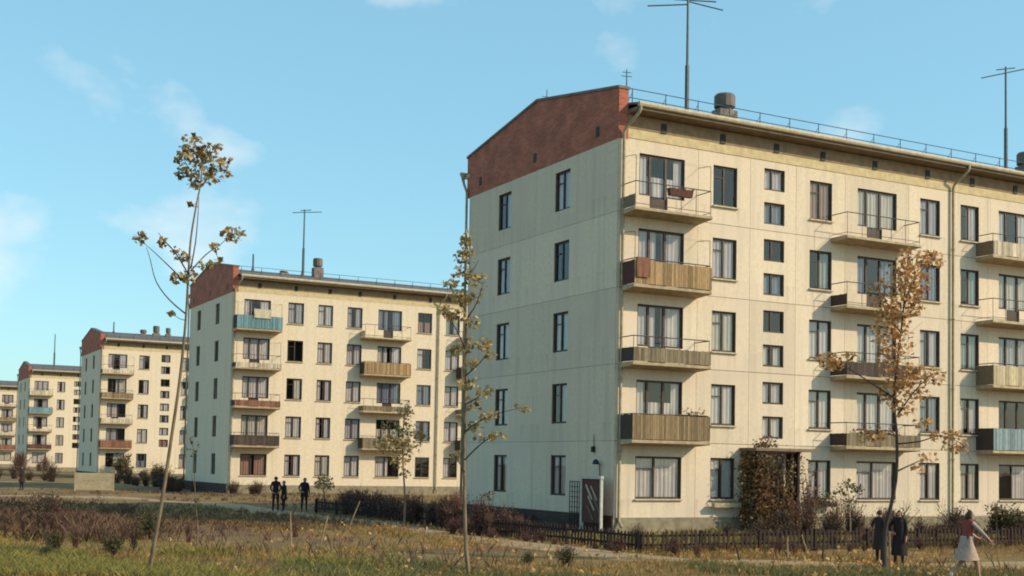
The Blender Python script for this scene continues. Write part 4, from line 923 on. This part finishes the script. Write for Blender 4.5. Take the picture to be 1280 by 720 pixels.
    mb.box(hd.x - .024, hd.x + .024, hd.y + .075, hd.y + .090, hd.z - .058, hd.z - .048)                                            # mouth
    for i in range(n0, len(mb.f)): mb.mi[i] = 3
    for sx in (-1, 1): mb.tube([hd + Vector((sx * .074, -.005, -.03)), hd + Vector((sx * .088, -.012, .0)), hd + Vector((sx * .078, -.005, .03))], .012, 5)   # ears
    root = tag(empty('person', loc, rz), label, 'person', group); k = H_ / 1.70; root.scale = (k, k, k)
    o = mb.build('body', [SK, top, legs, shoe, sleeve or top], root, True)
    hr = MB(); rr = []
    lev = 7; depth = -.10 if hair_long else -.02
    for i in range(lev):
        f_ = i / (lev - 1); z = hd.z + .115 - (.115 - depth) * f_; rad = math.sin(min(1, .16 + f_ * 1.1) * math.pi / 2)
        rr.append([(hd.x + .093 * rad * math.cos(a), hd.y - .012 + .107 * rad * math.sin(a) - (.035 * f_ if math.sin(a) > 0.2 else 0) * (1 + f_), z + (.055 * f_ if math.sin(a) > .3 else 0)) for a in [j * 2 * math.pi / 14 for j in range(14)]])
    hr.loft(rr); hr.build('hat' if hat else 'hair', hat or HAIR, root, True)
    if coat or skirt:
        m_, z1, z0, flare = coat or skirt; g_ = MB(); rr = []; n_ = 24
        cpv = Vector(J['pelvis']); ch = Vector(J['chest'])
        for i in range(9):
            f_ = i / 8; z = z1 + (z0 - z1) * f_
            c = cpv.lerp(ch, (z - cpv.z) / (ch.z - cpv.z)) if z > cpv.z else cpv
            wx = .172 + (flare - .172) * max(0, (1.0 - z)) / max(.01, 1.0 - z0) if z < 1.0 else .162 + .012 * math.sin(f_ * 3)
            wy = wx * .76
            if z < .9:
                st = abs(J['anR'][1] - J['anL'][1]) * .5 * (.9 - z) / .8; wy += st * .9
            rr.append([(c.x + (wx + .008 * math.cos(6 * a)) * math.cos(a), c.y + (wy + .008 * math.cos(6 * a)) * math.sin(a), z) for a in [j * 2 * math.pi / n_ for j in range(n_)]])
        g_.loft(rr, True, False); g_.build('coat' if coat else 'skirt', m_, root, True)
    return root
STAND = dict(anR=(.12, -.02, .09), toR=(.15, .12, .035), knR=(.115, .02, .48), anL=(-.11, .03, .09), toL=(-.14, .17, .035))
HANDS_BACK = dict(elR=(.25, -.08, 1.12), wrR=(.15, -.17, .93), haR=(.08, -.19, .88), elL=(-.25, -.08, 1.12), wrL=(-.15, -.17, .93), haL=(-.08, -.20, .90))
ELBOW = dict(elR=(.30, .02, 1.14), wrR=(.20, .16, .98), haR=(.13, .19, .97))
WALK = dict(pelvis=(0, 0, .91), knR=(.09, .20, .50), anR=(.09, .27, .10), toR=(.10, .43, .06), knL=(-.09, -.04, .47), anL=(-.09, -.36, .16), toL=(-.09, -.28, .04),
            spine=(0, .02, 1.11), chest=(0, .05, 1.31), neck=(0, .07, 1.45), head=(0, .10, 1.555), crown=(0, .10, 1.63), shR=(.17, .04, 1.38), shL=(-.17, .06, 1.38),
            elR=(.23, .26, 1.16), wrR=(.22, .46, .98), haR=(.21, .52, .92), elL=(-.22, .20, 1.14), wrL=(-.20, .42, 1.0), haL=(-.18, .50, .97))
c_dark = cloth('black_wool', (.022, .016, .018)); c_dark2 = cloth('dark_brown_suit', (.035, .022, .021)); c_navy = cloth('navy_cloth', (.022, .018, .026)); c_red = cloth('red_knit', (.28, .065, .045)); c_pale = cloth('pale_pink_cotton', (.44, .31, .25)); c_grey = cloth('light_grey_cloth', (.44, .37, .33)); c_shoe = mat('pale_shoe', (.62, .52, .44), .5)
def gp(x, y): q = gnd(x, y); return Vector((q.x, q.y, zg(q.x, q.y)))
person('woman in red top, pale skirt and grey sleeves striding with arms reaching forward', gp(1208, 727), R(-78), 1.66, WALK, c_red, c_pale, c_shoe, True, skirt=(c_pale, 1.06, .50, .22), hair_long=True, sleeve=c_grey)
person('dark-clad woman in long black coat standing beside the crooked maple trunk', gp(1124, 703), R(150), 1.52, dict(STAND, **ELBOW), c_dark, c_dark, coat=(c_dark, 1.40, .30, .25), hair_long=True)
person('dark-clad figure half hidden behind the crooked maple trunk', gp(1099, 702), R(-60), 1.50, dict(STAND, elL=(-.34, .02, 1.18), wrL=(-.42, .18, 1.12), haL=(-.44, .25, 1.10)), c_dark2, c_dark2, coat=(c_dark2, 1.36, .45, .22))
person('man in dark suit standing tallest of three before the teal-balconied block', gp(344, 638.5), R(10), 1.72, dict(STAND, **HANDS_BACK), c_dark, c_dark2, hat=HAIR)
person('shorter dark-clad person close beside the tallest man on the path', gp(354.5, 638.5), R(120), 1.52, STAND, c_dark2, c_dark2, coat=(c_dark2, 1.38, .62, .20))
person('man in dark coat standing a step apart with one elbow out', gp(380, 639), R(-160), 1.66, dict(STAND, **ELBOW), c_navy, c_dark, coat=(c_navy, 1.40, .70, .20))
person('dark-clad person walking alone on the distant path at the far blocks', gp(27, 613), R(80), 1.8, dict(STAND), c_dark2, c_dark, coat=(c_dark2, 1.40, .55, .24))
